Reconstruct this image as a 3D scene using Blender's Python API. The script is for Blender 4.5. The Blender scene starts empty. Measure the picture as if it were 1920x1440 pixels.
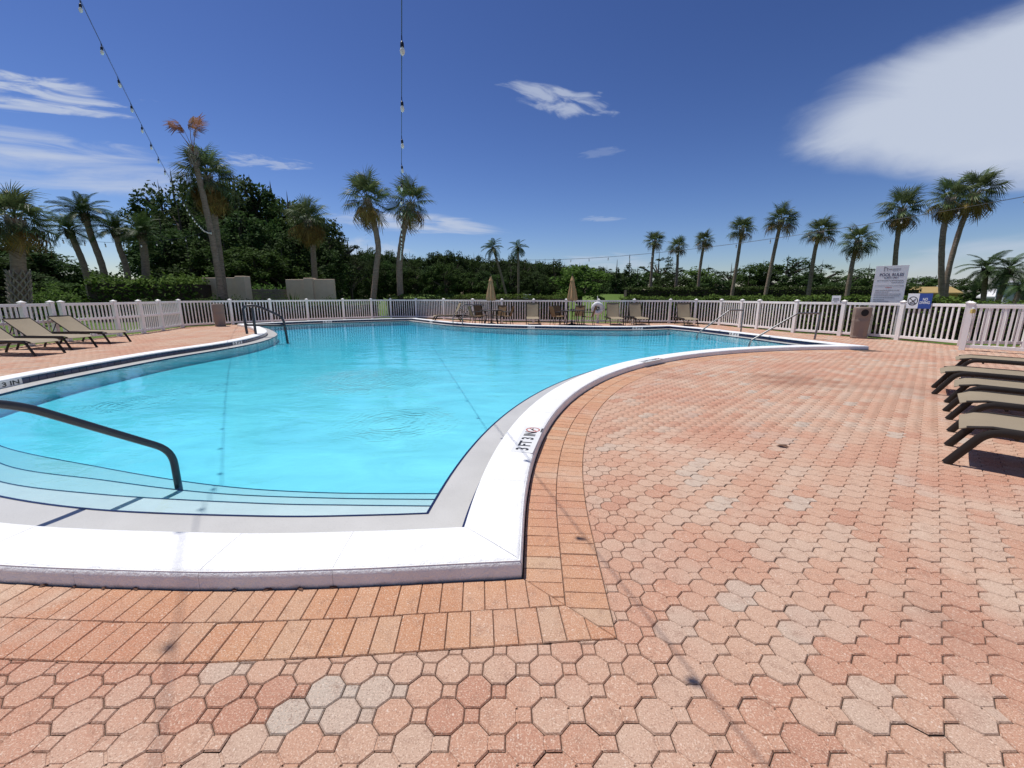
import bpy, bmesh, math, random
import numpy as np
from mathutils import Vector, Matrix, Euler
from mathutils.geometry import tessellate_polygon

R = math.radians
rng = random.Random(7)
scene = bpy.context.scene
col = scene.collection

# ------------------------------------------------------------------ camera
F, PITCH, EYE = 775.0, R(12.02), 1.42
cam_d = bpy.data.cameras.new('camera')
cam_d.sensor_width = 36.0
cam_d.lens = F / 1920.0 * 36.0
cam_d.clip_start = 0.05
cam_d.clip_end = 4000.0
cam = bpy.data.objects.new('camera', cam_d)
cam.location = (0, 0, EYE)
cam.rotation_euler = (R(90) - PITCH, 0, 0)
col.objects.link(cam)
scene.camera = cam
CP, SP = math.cos(PITCH), math.sin(PITCH)

def ray(px, py):
    """world direction seen at a photo pixel (1920x1440)"""
    u = (720 - py) / F
    return Vector(((px - 960) / F, CP + u * SP, -SP + u * CP))

def G(px, py, z=0.0):
    """point of the horizontal plane z seen at a photo pixel"""
    d = ray(px, py)
    return Vector((0, 0, EYE)) + d * ((z - EYE) / d.z)

def W(px, py, Y):
    """point at ground distance Y seen at a photo pixel"""
    d = ray(px, py)
    return Vector((0, 0, EYE)) + d * (Y / d.y)

# ------------------------------------------------------------------ sun, sky, exposure
SUN_AZ, SUN_EL = R(-58), R(70)
SUN = Vector((math.sin(SUN_AZ) * math.cos(SUN_EL), math.cos(SUN_AZ) * math.cos(SUN_EL), math.sin(SUN_EL)))
sd = bpy.data.lights.new('sun', 'SUN')
sd.energy = 4.6
sd.angle = R(0.5)
sd.color = (1.0, 0.965, 0.91)
sun = bpy.data.objects.new('sun', sd)
sun.rotation_euler = SUN.to_track_quat('Z', 'Y').to_euler()
sun.location = (0, 0, 30)
col.objects.link(sun)

scene.view_settings.view_transform = 'Standard'
scene.view_settings.look = 'None'
scene.view_settings.exposure = 0.0
scene.view_settings.gamma = 1.0
scene.view_settings.use_curve_mapping = False
scene.cycles.max_bounces = 8
scene.cycles.transparent_max_bounces = 16
scene.cycles.sample_clamp_indirect = 6.0

world = bpy.data.worlds.new('World')
scene.world = world
world.use_nodes = True
wt = world.node_tree
wt.nodes.clear()

def wn(t, **kw):
    n = wt.nodes.new(t)
    for k, v in kw.items():
        setattr(n, k, v)
    return n

def wmath(op, a, b=None, c=None, clamp=False):
    n = wn('ShaderNodeMath', operation=op, use_clamp=clamp)
    for i, x in enumerate((a, b, c)):
        if x is None:
            continue
        if isinstance(x, (int, float)):
            n.inputs[i].default_value = x
        else:
            wt.links.new(x, n.inputs[i])
    return n.outputs[0]

def wdot(a, vec):
    n = wn('ShaderNodeVectorMath', operation='DOT_PRODUCT')
    wt.links.new(a, n.inputs[0])
    n.inputs[1].default_value = vec
    return n.outputs['Value']

sky = wn('ShaderNodeTexSky', sky_type='NISHITA', sun_disc=False)
sky.sun_elevation = SUN_EL
sky.sun_rotation = SUN_AZ
sky.altitude = 0
sky.air_density = 1.0
sky.dust_density = 0.3
sky.ozone_density = 3.0
tc = wn('ShaderNodeTexCoord')
DIR = tc.outputs['Generated']
# clouds: (pixel x, pixel y, half width, half height, tilt deg, noise amount, opacity, noise stretch, seed)
CLOUDS = [
    (2271, 126, 0.40, 0.118, -8.6, 0.34, 0.93, (1.9, 1.9), 3.1),
    (2030, 318, 0.22, 0.040, -12, 0.6, 0.60, (1.2, 1.4), 5.2),
    (1850, 495, 0.17, 0.045, 6, 0.6, 0.55, (1.2, 1.6), 9.7),
    (1700, 560, 0.40, 0.045, 0, 0.6, 0.40, (1.2, 1.4), 19.7),
    (40, 172, 0.14, 0.022, 9, 1.5, 0.80, (1.8, 2.0), 1.3),
    (70, 200, 0.12, 0.009, 9, 1.4, 0.70, (1.8, 1.5), 2.3),
    (50, 270, 0.16, 0.026, 5, 1.1, 0.55, (1.3, 1.8), 6.4),
    (120, 325, 0.24, 0.040, 6, 0.9, 0.62, (1.2, 1.8), 11.8),
    (1045, 185, 0.115, 0.030, -12, 1.4, 0.62, (1.5, 1.8), 14.2),
    (780, 418, 0.20, 0.024, -2, 1.1, 0.75, (1.3, 1.8), 17.5),
    (690, 470, 0.10, 0.035, 0, 1.0, 0.60, (1.6, 1.8), 22.5),
    (500, 305, 0.09, 0.012, 2, 1.6, 0.45, (1.8, 1.8), 25.1),
    (1140, 492, 0.12, 0.022, 0, 1.0, 0.45, (1.6, 1.8), 28.3),
    (1130, 410, 0.06, 0.007, 0, 1.2, 0.3, (1.5, 1.8), 31.9),
    (1130, 285, 0.06, 0.010, 4, 1.2, 0.15, (1.5, 1.8), 35.9),
]
def azel(az, el):
    return Vector((math.sin(R(az)) * math.cos(R(el)), math.cos(R(az)) * math.cos(R(el)), math.sin(R(el))))
# unseen clouds added right of the frame and behind the camera to brighten shaded faces
CLOUDS += [(azel(82, 26), None, 0.42, 0.16, -4, 0.5, 0.9, (1.2, 1.5), 41.0),
           (azel(125, 34), None, 0.45, 0.17, 6, 0.8, 0.85, (1.2, 1.5), 47.0),
           (azel(172, 24), None, 0.50, 0.15, 0, 0.9, 0.85, (1.2, 1.5), 53.0),
           (azel(-140, 30), None, 0.40, 0.12, 5, 1.0, 0.8, (1.2, 1.6), 59.0),
           (azel(-95, 20), None, 0.36, 0.07, 6, 1.1, 0.7, (1.2, 1.8), 66.0)]
cover = None
for (px, py, ru, rv, tilt, amt, opa, st, seed) in CLOUDS:
    c = ray(px, py).normalized() if py is not None else px
    h = Vector((c.y, -c.x, 0)).normalized()
    v = h.cross(c).normalized()
    t = R(tilt)
    U = h * math.cos(t) + v * math.sin(t)
    V = v * math.cos(t) - h * math.sin(t)
    a = wmath('MULTIPLY', wdot(DIR, U), 1 / ru)
    b = wmath('MULTIPLY', wdot(DIR, V), 1 / rv)
    # keep to the half sphere round the cloud
    front = wmath('GREATER_THAN', wdot(DIR, c), 0.3)
    oa = c.dot(U) / ru
    ob = c.dot(V) / rv
    r2 = wmath('ADD', wmath('MULTIPLY', a, a), wmath('MULTIPLY', b, b))
    mask = wmath('SUBTRACT', 1.0, r2)
    comb = wn('ShaderNodeCombineXYZ')
    wt.links.new(a, comb.inputs[0])
    wt.links.new(b, comb.inputs[1])
    comb.inputs[2].default_value = seed
    vm = wn('ShaderNodeVectorMath', operation='MULTIPLY')
    wt.links.new(comb.outputs[0], vm.inputs[0])
    vm.inputs[1].default_value = (st[0], st[1] * 0.7, 1)
    nz = wn('ShaderNodeTexNoise')
    nz.inputs['Scale'].default_value = 1.0
    nz.inputs['Detail'].default_value = 7.0
    nz.inputs['Roughness'].default_value = 0.58
    nz.inputs['Distortion'].default_value = 0.7
    wt.links.new(vm.outputs[0], nz.inputs['Vector'])
    n0 = wmath('MULTIPLY', wmath('SUBTRACT', nz.outputs['Fac'], 0.5), 2.6 * amt)
    f = wmath('ADD', wmath('MINIMUM', mask, 0.75), n0)
    ss = wn('ShaderNodeMapRange', interpolation_type='SMOOTHSTEP')
    wt.links.new(f, ss.inputs['Value'])
    ss.inputs['From Min'].default_value = -0.16 if amt < 0.4 else (0.0 if amt < 0.6 else 0.1)
    ss.inputs['From Max'].default_value = 0.5 if amt < 0.4 else (0.8 if amt < 0.6 else 1.1)
    ss.inputs['To Max'].default_value = opa
    m = wmath('MULTIPLY', wmath('MULTIPLY', ss.outputs[0], front), wmath('GREATER_THAN', mask, -1.2))
    cover = m if cover is None else wmath('SUBTRACT', wmath('ADD', cover, m), wmath('MULTIPLY', cover, m))
def wvec(op, a, v):
    n = wn('ShaderNodeVectorMath', operation=op)
    wt.links.new(a, n.inputs[0])
    n.inputs[1].default_value = v
    return n.outputs['Vector']
# contrast of the camera's rendition of the clear sky (deep overhead, paler low down)
dim = wvec('MINIMUM', wvec('MULTIPLY', sky.outputs[0], (0.06, 0.06, 0.06)), (0.9, 0.9, 0.9))
gm = wn('ShaderNodeGamma')
gm.inputs['Gamma'].default_value = 1.6
wt.links.new(dim, gm.inputs['Color'])
skyc = wvec('MULTIPLY', gm.outputs[0], (28.0, 25.8, 29.2))
mixc = wn('ShaderNodeMix', data_type='RGBA')
wt.links.new(cover, mixc.inputs['Factor'])
wt.links.new(skyc, mixc.inputs['A'])
mixc.inputs['B'].default_value = (5.6, 6.2, 7.4, 1)
bg = wn('ShaderNodeBackground')
bg.inputs['Strength'].default_value = 0.10
wt.links.new(mixc.outputs['Result'], bg.inputs['Color'])
wo = wn('ShaderNodeOutputWorld')
wt.links.new(bg.outputs[0], wo.inputs['Surface'])

# ------------------------------------------------------------------ materials
class NT:
    def __init__(s, name):
        s.m = bpy.data.materials.new(name)
        s.m.use_nodes = True
        s.t = s.m.node_tree
        s.t.nodes.clear()
        s.out = s.n('ShaderNodeOutputMaterial')
    def n(s, t, **kw):
        n = s.t.nodes.new(t)
        for k, v in kw.items():
            setattr(n, k, v)
        return n
    def l(s, a, b):
        s.t.links.new(a, b)
    def setv(s, inp, x):
        if isinstance(x, bpy.types.NodeSocket):
            s.l(x, inp)
        else:
            inp.default_value = x
    def math(s, op, a, b=None, clamp=False):
        n = s.n('ShaderNodeMath', operation=op, use_clamp=clamp)
        s.setv(n.inputs[0], a)
        if b is not None:
            s.setv(n.inputs[1], b)
        return n.outputs[0]
    def noise(s, scale, detail=3, rough=0.5, vec=None, dist=0.0):
        n = s.n('ShaderNodeTexNoise')
        n.inputs['Scale'].default_value = scale
        n.inputs['Detail'].default_value = detail
        n.inputs['Roughness'].default_value = rough
        n.inputs['Distortion'].default_value = dist
        if vec is not None:
            s.l(vec, n.inputs['Vector'])
        return n.outputs['Fac']
    def pos(s):
        return s.n('ShaderNodeNewGeometry').outputs['Position']
    def obj(s):
        return s.n('ShaderNodeTexCoord').outputs['Object']
    def ramp(s, fac, stops, interp='LINEAR'):
        n = s.n('ShaderNodeValToRGB')
        cr = n.color_ramp
        cr.interpolation = interp
        while len(cr.elements) < len(stops):
            cr.elements.new(0.5)
        for e, (p, c) in zip(cr.elements, stops):
            e.position = p
            e.color = (*c, 1) if len(c) == 3 else c
        s.l(fac, n.inputs[0])
        return n.outputs[0]
    def mix(s, fac, a, b, blend='MIX'):
        n = s.n('ShaderNodeMix', data_type='RGBA', blend_type=blend)
        s.setv(n.inputs['Factor'], fac)
        for k, x in (('A', a), ('B', b)):
            if isinstance(x, bpy.types.NodeSocket):
                s.l(x, n.inputs[k])
            else:
                n.inputs[k].default_value = (*x, 1) if len(x) == 3 else x
        return n.outputs['Result']
    def bump(s, h, strength=0.3, dist=0.01):
        n = s.n('ShaderNodeBump')
        n.inputs['Strength'].default_value = strength
        n.inputs['Distance'].default_value = dist
        s.l(h, n.inputs['Height'])
        return n.outputs[0]
    def maprange(s, v, a, b, c=0.0, d=1.0):
        n = s.n('ShaderNodeMapRange')
        n.interpolation_type = 'SMOOTHSTEP'
        s.l(v, n.inputs['Value'])
        n.inputs['From Min'].default_value = a
        n.inputs['From Max'].default_value = b
        n.inputs['To Min'].default_value = c
        n.inputs['To Max'].default_value = d
        return n.outputs[0]
    def principled(s, color, rough=0.6, metal=0.0, spec=0.5, normal=None):
        p = s.n('ShaderNodeBsdfPrincipled')
        if isinstance(color, bpy.types.NodeSocket):
            s.l(color, p.inputs['Base Color'])
        else:
            p.inputs['Base Color'].default_value = (*color, 1)
        s.setv(p.inputs['Roughness'], rough)
        p.inputs['Metallic'].default_value = metal
        p.inputs['Specular IOR Level'].default_value = spec
        if normal is not None:
            s.l(normal, p.inputs['Normal'])
        s.l(p.outputs[0], s.out.inputs['Surface'])
        return p

def simple(name, color, rough=0.6, var=0.12, scale=8.0, metal=0.0, bump=0.0, bscale=120.0, spec=0.5):
    t = NT(name)
    nf = t.noise(scale, 4, 0.6, t.pos())
    lo = tuple(c * (1 - var) for c in color)
    hi = tuple(min(1, c * (1 + var)) for c in color)
    c = t.ramp(nf, [(0.3, lo), (0.7, hi)])
    nrm = t.bump(t.noise(bscale, 3, 0.6, t.pos()), bump, 0.01) if bump else None
    t.principled(c, rough, metal, spec, nrm)
    return t.m

M = {}
M['coping'] = None
def mk_coping():
    t = NT('white_coping_paint')
    p = t.pos()
    big = t.noise(2.3, 5, 0.6, p)
    c = t.ramp(big, [(0.25, (0.76, 0.755, 0.75)), (0.6, (0.86, 0.855, 0.845))])
    sp = t.maprange(t.noise(60, 3, 0.6, p), 0.62, 0.75)
    c = t.mix(t.math('MULTIPLY', sp, 0.15), c, (0.55, 0.53, 0.50))
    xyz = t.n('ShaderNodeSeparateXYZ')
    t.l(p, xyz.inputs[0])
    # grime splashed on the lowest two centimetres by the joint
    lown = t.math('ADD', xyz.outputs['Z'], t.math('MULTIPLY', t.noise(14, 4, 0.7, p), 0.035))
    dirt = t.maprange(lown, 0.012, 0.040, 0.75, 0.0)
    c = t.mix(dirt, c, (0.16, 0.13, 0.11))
    hgt = t.math('ADD', t.noise(11, 6, 0.7, p, 0.6), t.math('MULTIPLY', t.noise(70, 3, 0.6, p), 0.3))
    t.principled(c, 0.5, 0, 0.4, t.bump(hgt, 0.9, 0.016))
    return t.m
M['coping'] = mk_coping()
M['vinyl'] = simple('white_vinyl', (0.90, 0.87, 0.83), 0.45, 0.05, 1.5)
M['ledge'] = None
def mk_ledge():
    t = NT('pool_ledge_plaster')
    p = t.pos()
    c = t.ramp(t.noise(1.6, 4, 0.6, p), [(0.3, (0.47, 0.46, 0.43)), (0.7, (0.55, 0.54, 0.51))])
    sp = t.maprange(t.noise(150, 2, 0.5, p), 0.55, 0.7)
    c = t.mix(t.math('MULTIPLY', sp, 0.25), c, (0.30, 0.29, 0.27))
    t.principled(c, 0.35, 0, 0.5, t.bump(t.noise(200, 2, 0.5, p), 0.15, 0.004))
    return t.m
M['ledge'] = mk_ledge()
M['tread'] = simple('pale_tread_plaster', (0.56, 0.565, 0.58), 0.5, 0.06, 2.0, bump=0.1, bscale=200)
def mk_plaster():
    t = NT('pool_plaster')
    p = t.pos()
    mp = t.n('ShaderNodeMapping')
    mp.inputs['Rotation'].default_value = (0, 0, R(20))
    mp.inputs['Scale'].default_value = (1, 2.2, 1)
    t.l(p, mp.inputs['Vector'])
    c = t.ramp(t.noise(0.8, 6, 0.62, mp.outputs[0], 0.9), [(0.32, (0.53, 0.60, 0.62)), (0.68, (0.72, 0.765, 0.775))])  # streaky tone painted in place of rippling light on the pool floor
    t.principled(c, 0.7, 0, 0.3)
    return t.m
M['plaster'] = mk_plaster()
def mk_tile():
    t = NT('navy_glazed_tile')
    r = t.n('ShaderNodeObjectInfo').outputs['Random']
    c = t.ramp(r, [(0, (0.012, 0.017, 0.055)), (1, (0.022, 0.032, 0.095))])
    t.principled(c, 0.15, 0, 0.5, t.bump(t.noise(30, 2, 0.5, t.pos()), 0.1, 0.004))
    return t.m
M['tile'] = mk_tile()
M['white_tile'] = simple('white_marker_tile', (0.72, 0.72, 0.70), 0.3, 0.05)
M['black_paint'] = simple('black_lettering', (0.02, 0.02, 0.022), 0.5, 0.1)
M['red_paint'] = simple('red_marking', (0.45, 0.12, 0.09), 0.5, 0.1)
M['grout'] = simple('pale_grout', (0.5, 0.48, 0.45), 0.8)
M['sand'] = simple('joint_sand', (0.085, 0.055, 0.04), 0.95, 0.4, 9.0, bump=0.4, bscale=300)

def mk_paver(name, stops, brick=False):
    t = NT(name)
    p = t.pos()
    at = t.n('ShaderNodeAttribute', attribute_type='GEOMETRY', attribute_name='rnd')
    oi = t.n('ShaderNodeObjectInfo')
    r = t.math('FRACT', t.math('ADD', at.outputs['Fac'], oi.outputs['Random']))
    c = t.ramp(r, stops)
    # weathering: paler and redder patches across the deck
    big = t.noise(0.55, 4, 0.6, p)
    c = t.mix(t.maprange(big, 0.46, 0.64, 0, 0.6), c, (0.47, 0.215, 0.14))
    big2 = t.noise(0.9, 4, 0.65, p, 0.4)
    c = t.mix(t.maprange(big2, 0.5, 0.68, 0, 0.6), c, (0.58, 0.44, 0.335))
    gr = t.noise(0.42, 5, 0.7, p, 0.8)
    c = t.mix(t.maprange(gr, 0.58, 0.74, 0, 0.45), c, (0.22, 0.11, 0.08))
    # worn edge dirt inside each piece
    mid = t.noise(16, 4, 0.65, p)
    c = t.mix(t.maprange(mid, 0.5, 0.72, 0, 0.42), c, (0.24, 0.125, 0.085))
    # exposed aggregate
    f1 = t.noise(170, 2, 0.65, p)
    c = t.mix(t.maprange(f1, 0.54, 0.62, 0, 0.62), c, (0.72, 0.55, 0.42))
    f2 = t.noise(150, 2, 0.65, t.n('ShaderNodeTexCoord').outputs['Object'])
    c = t.mix(t.maprange(f2, 0.56, 0.66, 0, 0.55), c, (0.16, 0.08, 0.055))
    f3 = t.noise(70, 2, 0.5, p)
    c = t.mix(t.maprange(f3, 0.66, 0.72, 0, 0.55), c, (0.78, 0.66, 0.55))
    # an old rusty stain spread over part of the right hand deck
    for (px, py, rr, k) in ((1490, 712, 1.5, 0.55), (1700, 730, 1.3, 0.3), (1800, 1180, 0.5, 0.3)):
        g = G(px, py)
        sub = t.n('ShaderNodeVectorMath', operation='DISTANCE')
        t.l(p, sub.inputs[0])
        sub.inputs[1].default_value = g
        dd = t.math('ADD', sub.outputs['Value'], t.math('MULTIPLY', t.noise(1.6, 4, 0.7, p), 1.6 * rr))
        c = t.mix(t.maprange(dd, 0.75 * rr, 1.5 * rr, k, 0), c, (0.24, 0.10, 0.065))
    h = t.math('ADD', t.noise(260, 3, 0.7, p), t.math('MULTIPLY', t.noise(40, 3, 0.6, p), 0.6))
    t.principled(c, 0.9, 0, 0.15, t.bump(h, 0.6, 0.006))
    return t.m
M['paver'] = mk_paver('octagon_paver', [(0.0, (0.45, 0.23, 0.155)), (0.15, (0.50, 0.28, 0.19)), (0.45, (0.51, 0.315, 0.22)),
                                        (0.75, (0.52, 0.345, 0.25)), (0.92, (0.51, 0.36, 0.27)), (1.0, (0.47, 0.39, 0.32))])
M['brick'] = mk_paver('border_brick', [(0.0, (0.48, 0.24, 0.135)), (0.4, (0.51, 0.27, 0.155)), (0.75, (0.52, 0.295, 0.18)),
                                       (0.94, (0.51, 0.32, 0.205)), (1.0, (0.48, 0.335, 0.23))])

def mk_grass():
    t = NT('golf_grass')
    p = t.pos()
    c = t.ramp(t.noise(0.05, 5, 0.6, p), [(0.3, (0.075, 0.13, 0.025)), (0.7, (0.14, 0.20, 0.05))])
    c = t.mix(t.maprange(t.noise(6, 5, 0.7, p), 0.4, 0.7, 0, 0.5), c, (0.05, 0.085, 0.018))
    t.principled(c, 0.9, 0, 0.1, t.bump(t.noise(25, 4, 0.7, p), 0.8, 0.05))
    return t.m
M['grass'] = mk_grass()
M['hedge_core'] = simple('dark_hedge_core', (0.05, 0.035, 0.025), 0.95, 0.5, 12, bump=0.6, bscale=60)

def mk_leaf(name, lo, hi, trans=0.35, rough=0.75, spec=0.08):
    t = NT(name)
    r = t.n('ShaderNodeNewGeometry').outputs['Random Per Island']
    o = t.n('ShaderNodeObjectInfo').outputs['Random']
    c = t.ramp(r, [(0.0, lo), (1.0, hi)])
    hsv = t.n('ShaderNodeHueSaturation')
    t.l(c, hsv.inputs['Color'])
    t.l(t.math('ADD', t.math('MULTIPLY', o, 0.5), 0.75), hsv.inputs['Value'])
    t.l(t.math('ADD', t.math('MULTIPLY', o, 0.03), 0.485), hsv.inputs['Hue'])
    p = t.n('ShaderNodeBsdfPrincipled')
    t.l(hsv.outputs[0], p.inputs['Base Color'])
    p.inputs['Roughness'].default_value = rough
    p.inputs['Specular IOR Level'].default_value = spec
    tr = t.n('ShaderNodeBsdfTranslucent')
    t.l(hsv.outputs[0], tr.inputs['Color'])
    mx = t.n('ShaderNodeMixShader')
    mx.inputs[0].default_value = trans
    t.l(p.outputs[0], mx.inputs[1])
    t.l(tr.outputs[0], mx.inputs[2])
    t.l(mx.outputs[0], t.out.inputs['Surface'])
    return t.m
M['leaf_dark'] = mk_leaf('dark_foliage', (0.022, 0.042, 0.013), (0.066, 0.106, 0.034), 0.25)
M['leaf_mid'] = mk_leaf('mid_foliage', (0.030, 0.056, 0.015), (0.078, 0.124, 0.033), 0.24)
M['leaf_pine'] = mk_leaf('pine_foliage', (0.028, 0.048, 0.02), (0.065, 0.09, 0.035), 0.2)
M['leaf_hedge'] = mk_leaf('hedge_foliage', (0.045, 0.085, 0.016), (0.13, 0.20, 0.04), 0.22)
M['leaf_light'] = mk_leaf('light_foliage', (0.06, 0.11, 0.02), (0.12, 0.19, 0.045), 0.3)
M['palm'] = mk_leaf('palm_green', (0.045, 0.07, 0.028), (0.15, 0.19, 0.075), 0.28, 0.5, 0.2)
M['palm_dry'] = mk_leaf('palm_dry_frond', (0.16, 0.105, 0.035), (0.28, 0.19, 0.065), 0.3)
M['palm_dead'] = mk_leaf('palm_dead_frond', (0.22, 0.10, 0.05), (0.42, 0.21, 0.11), 0.3)
M['leaf_feather'] = mk_leaf('feather_palm_green', (0.028, 0.052, 0.016), (0.085, 0.13, 0.04), 0.25, 0.5, 0.15)

def mk_bark(name, lo, hi, ring):
    t = NT(name)
    p = t.pos()
    mp = t.n('ShaderNodeMapping')
    mp.inputs['Scale'].default_value = (1, 1, ring)
    t.l(p, mp.inputs['Vector'])
    n = t.noise(5, 5, 0.65, mp.outputs[0])
    c = t.ramp(n, [(0.3, lo), (0.7, hi)])
    t.principled(c, 0.9, 0, 0.2, t.bump(n, 0.8, 0.03))
    return t.m
M['palm_bark'] = mk_bark('palm_bark', (0.15, 0.108, 0.08), (0.32, 0.24, 0.185), 3.5)
M['bark'] = mk_bark('tree_bark', (0.045, 0.035, 0.028), (0.12, 0.095, 0.075), 0.4)
M['boot'] = simple('palm_boot', (0.26, 0.22, 0.19), 0.85, 0.3, 6)
M['stucco'] = simple('beige_stucco', (0.60, 0.46, 0.345), 0.9, 0.06, 3, bump=0.3, bscale=80)
M['wood_grey'] = simple('weathered_wood', (0.14, 0.125, 0.11), 0.85, 0.25, 14)
M['sling'] = simple('tan_sling_mesh', (0.27, 0.215, 0.14), 0.7, 0.06, 3, bump=0.2, bscale=500)
M['sling_brown'] = simple('brown_sling_mesh', (0.19, 0.115, 0.05), 0.7, 0.08, 5)
M['bronze'] = simple('dark_bronze_metal', (0.026, 0.02, 0.016), 0.45, 0.15, 12, spec=0.3)
M['steel'] = simple('stainless_rail', (0.22, 0.22, 0.22), 0.42, 0.06, 8, metal=0.9)
M['rail_dark'] = simple('dark_rail_metal', (0.06, 0.063, 0.07), 0.35, 0.12, 14, metal=0.55)  # even dark grey metal
M['taupe'] = simple('taupe_plastic', (0.25, 0.19, 0.15), 0.6, 0.05, 2)
M['taupe_dark'] = simple('dark_opening', (0.012, 0.011, 0.011), 0.8)
M['canvas'] = simple('tan_canvas', (0.42, 0.235, 0.115), 0.85, 0.1, 6)
M['glass_top'] = simple('smoked_table_top', (0.045, 0.045, 0.05), 0.12, 0.1)
M['sign_white'] = simple('white_sign_board', (0.70, 0.71, 0.74), 0.5, 0.03, 2)
M['sign_blue'] = simple('blue_sign', (0.025, 0.06, 0.27), 0.45, 0.05, 3)
M['ink_navy'] = simple('navy_print', (0.03, 0.035, 0.10), 0.6, 0.1)
M['ink_grey'] = simple('grey_print', (0.21, 0.215, 0.24), 0.6, 0.1)
M['ink_red'] = simple('red_print', (0.42, 0.14, 0.15), 0.6, 0.1)
M['yellow'] = simple('yellow_plastic', (0.55, 0.43, 0.12), 0.5, 0.1)
M['cable'] = simple('black_cable', (0.008, 0.009, 0.016), 0.45, 0.1)
def mk_bulb():
    t = NT('clear_bulb_glass')
    tr = t.n('ShaderNodeBsdfTranslucent')
    tr.inputs['Color'].default_value = (0.85, 0.84, 0.82, 1)
    p = t.n('ShaderNodeBsdfPrincipled')
    p.inputs['Base Color'].default_value = (0.8, 0.79, 0.77, 1)
    p.inputs['Roughness'].default_value = 0.08
    mx = t.n('ShaderNodeMixShader')
    mx.inputs[0].default_value = 0.45
    t.l(p.outputs[0], mx.inputs[1])
    t.l(tr.outputs[0], mx.inputs[2])
    t.l(mx.outputs[0], t.out.inputs['Surface'])
    return t.m
M['bulb'] = mk_bulb()
M['foam_white'] = simple('white_ring_plastic', (0.78, 0.78, 0.77), 0.5, 0.04)
M['roof_tan'] = simple('ochre_roof', (0.33, 0.23, 0.08), 0.8, 0.12, 2)
M['wall_white'] = simple('white_wall', (0.70, 0.70, 0.70), 0.8, 0.06, 1)
M['wall_grey'] = simple('pale_grey_wall', (0.42, 0.43, 0.45), 0.8, 0.06, 1)
M['navy_plastic'] = simple('navy_bin', (0.03, 0.035, 0.06), 0.5, 0.1)
M['glass'] = simple('dark_window_glass', (0.03, 0.035, 0.04), 0.08, 0.1)
M['dry_leaf'] = simple('dry_leaf', (0.12, 0.055, 0.03), 0.8, 0.3, 40)

# ------------------------------------------------------------------ helpers
def tag(o, label=None, cat=None, group=None, kind=None):
    if label: o['label'] = label
    if cat: o['category'] = cat
    if group: o['group'] = group
    if kind: o['kind'] = kind
    return o

def link(o, parent=None):
    col.objects.link(o)
    if parent is not None:
        o.parent = parent
    return o

def thing(name, label, cat, loc=(0, 0, 0), rz=0.0, group=None):
    o = bpy.data.objects.new(name, None)
    o.empty_display_size = 0.2
    o.location = loc
    o.rotation_euler = (0, 0, rz)
    link(o)
    return tag(o, label, cat, group)

def copy_tree(o, parent=None):
    c = o.copy()
    col.objects.link(c)
    c.parent = parent
    for ch in list(o.children):
        copy_tree(ch, c)
    return c

def mesh_obj(name, me, mat=None, parent=None):
    if mat is not None and len(me.materials) == 0:
        me.materials.append(mat)
    return link(bpy.data.objects.new(name, me), parent)

def np_quads(name, V, mat):
    """V: (n,4,3) array of separate quads"""
    n = len(V)
    me = bpy.data.meshes.new(name)
    me.vertices.add(n * 4)
    me.vertices.foreach_set('co', np.ascontiguousarray(V, dtype=np.float32).ravel())
    me.loops.add(n * 4)
    me.loops.foreach_set('vertex_index', np.arange(n * 4, dtype=np.int32))
    me.polygons.add(n)
    me.polygons.foreach_set('loop_start', np.arange(0, n * 4, 4, dtype=np.int32))
    me.update(calc_edges=True)
    me.materials.append(mat)
    return me

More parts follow.
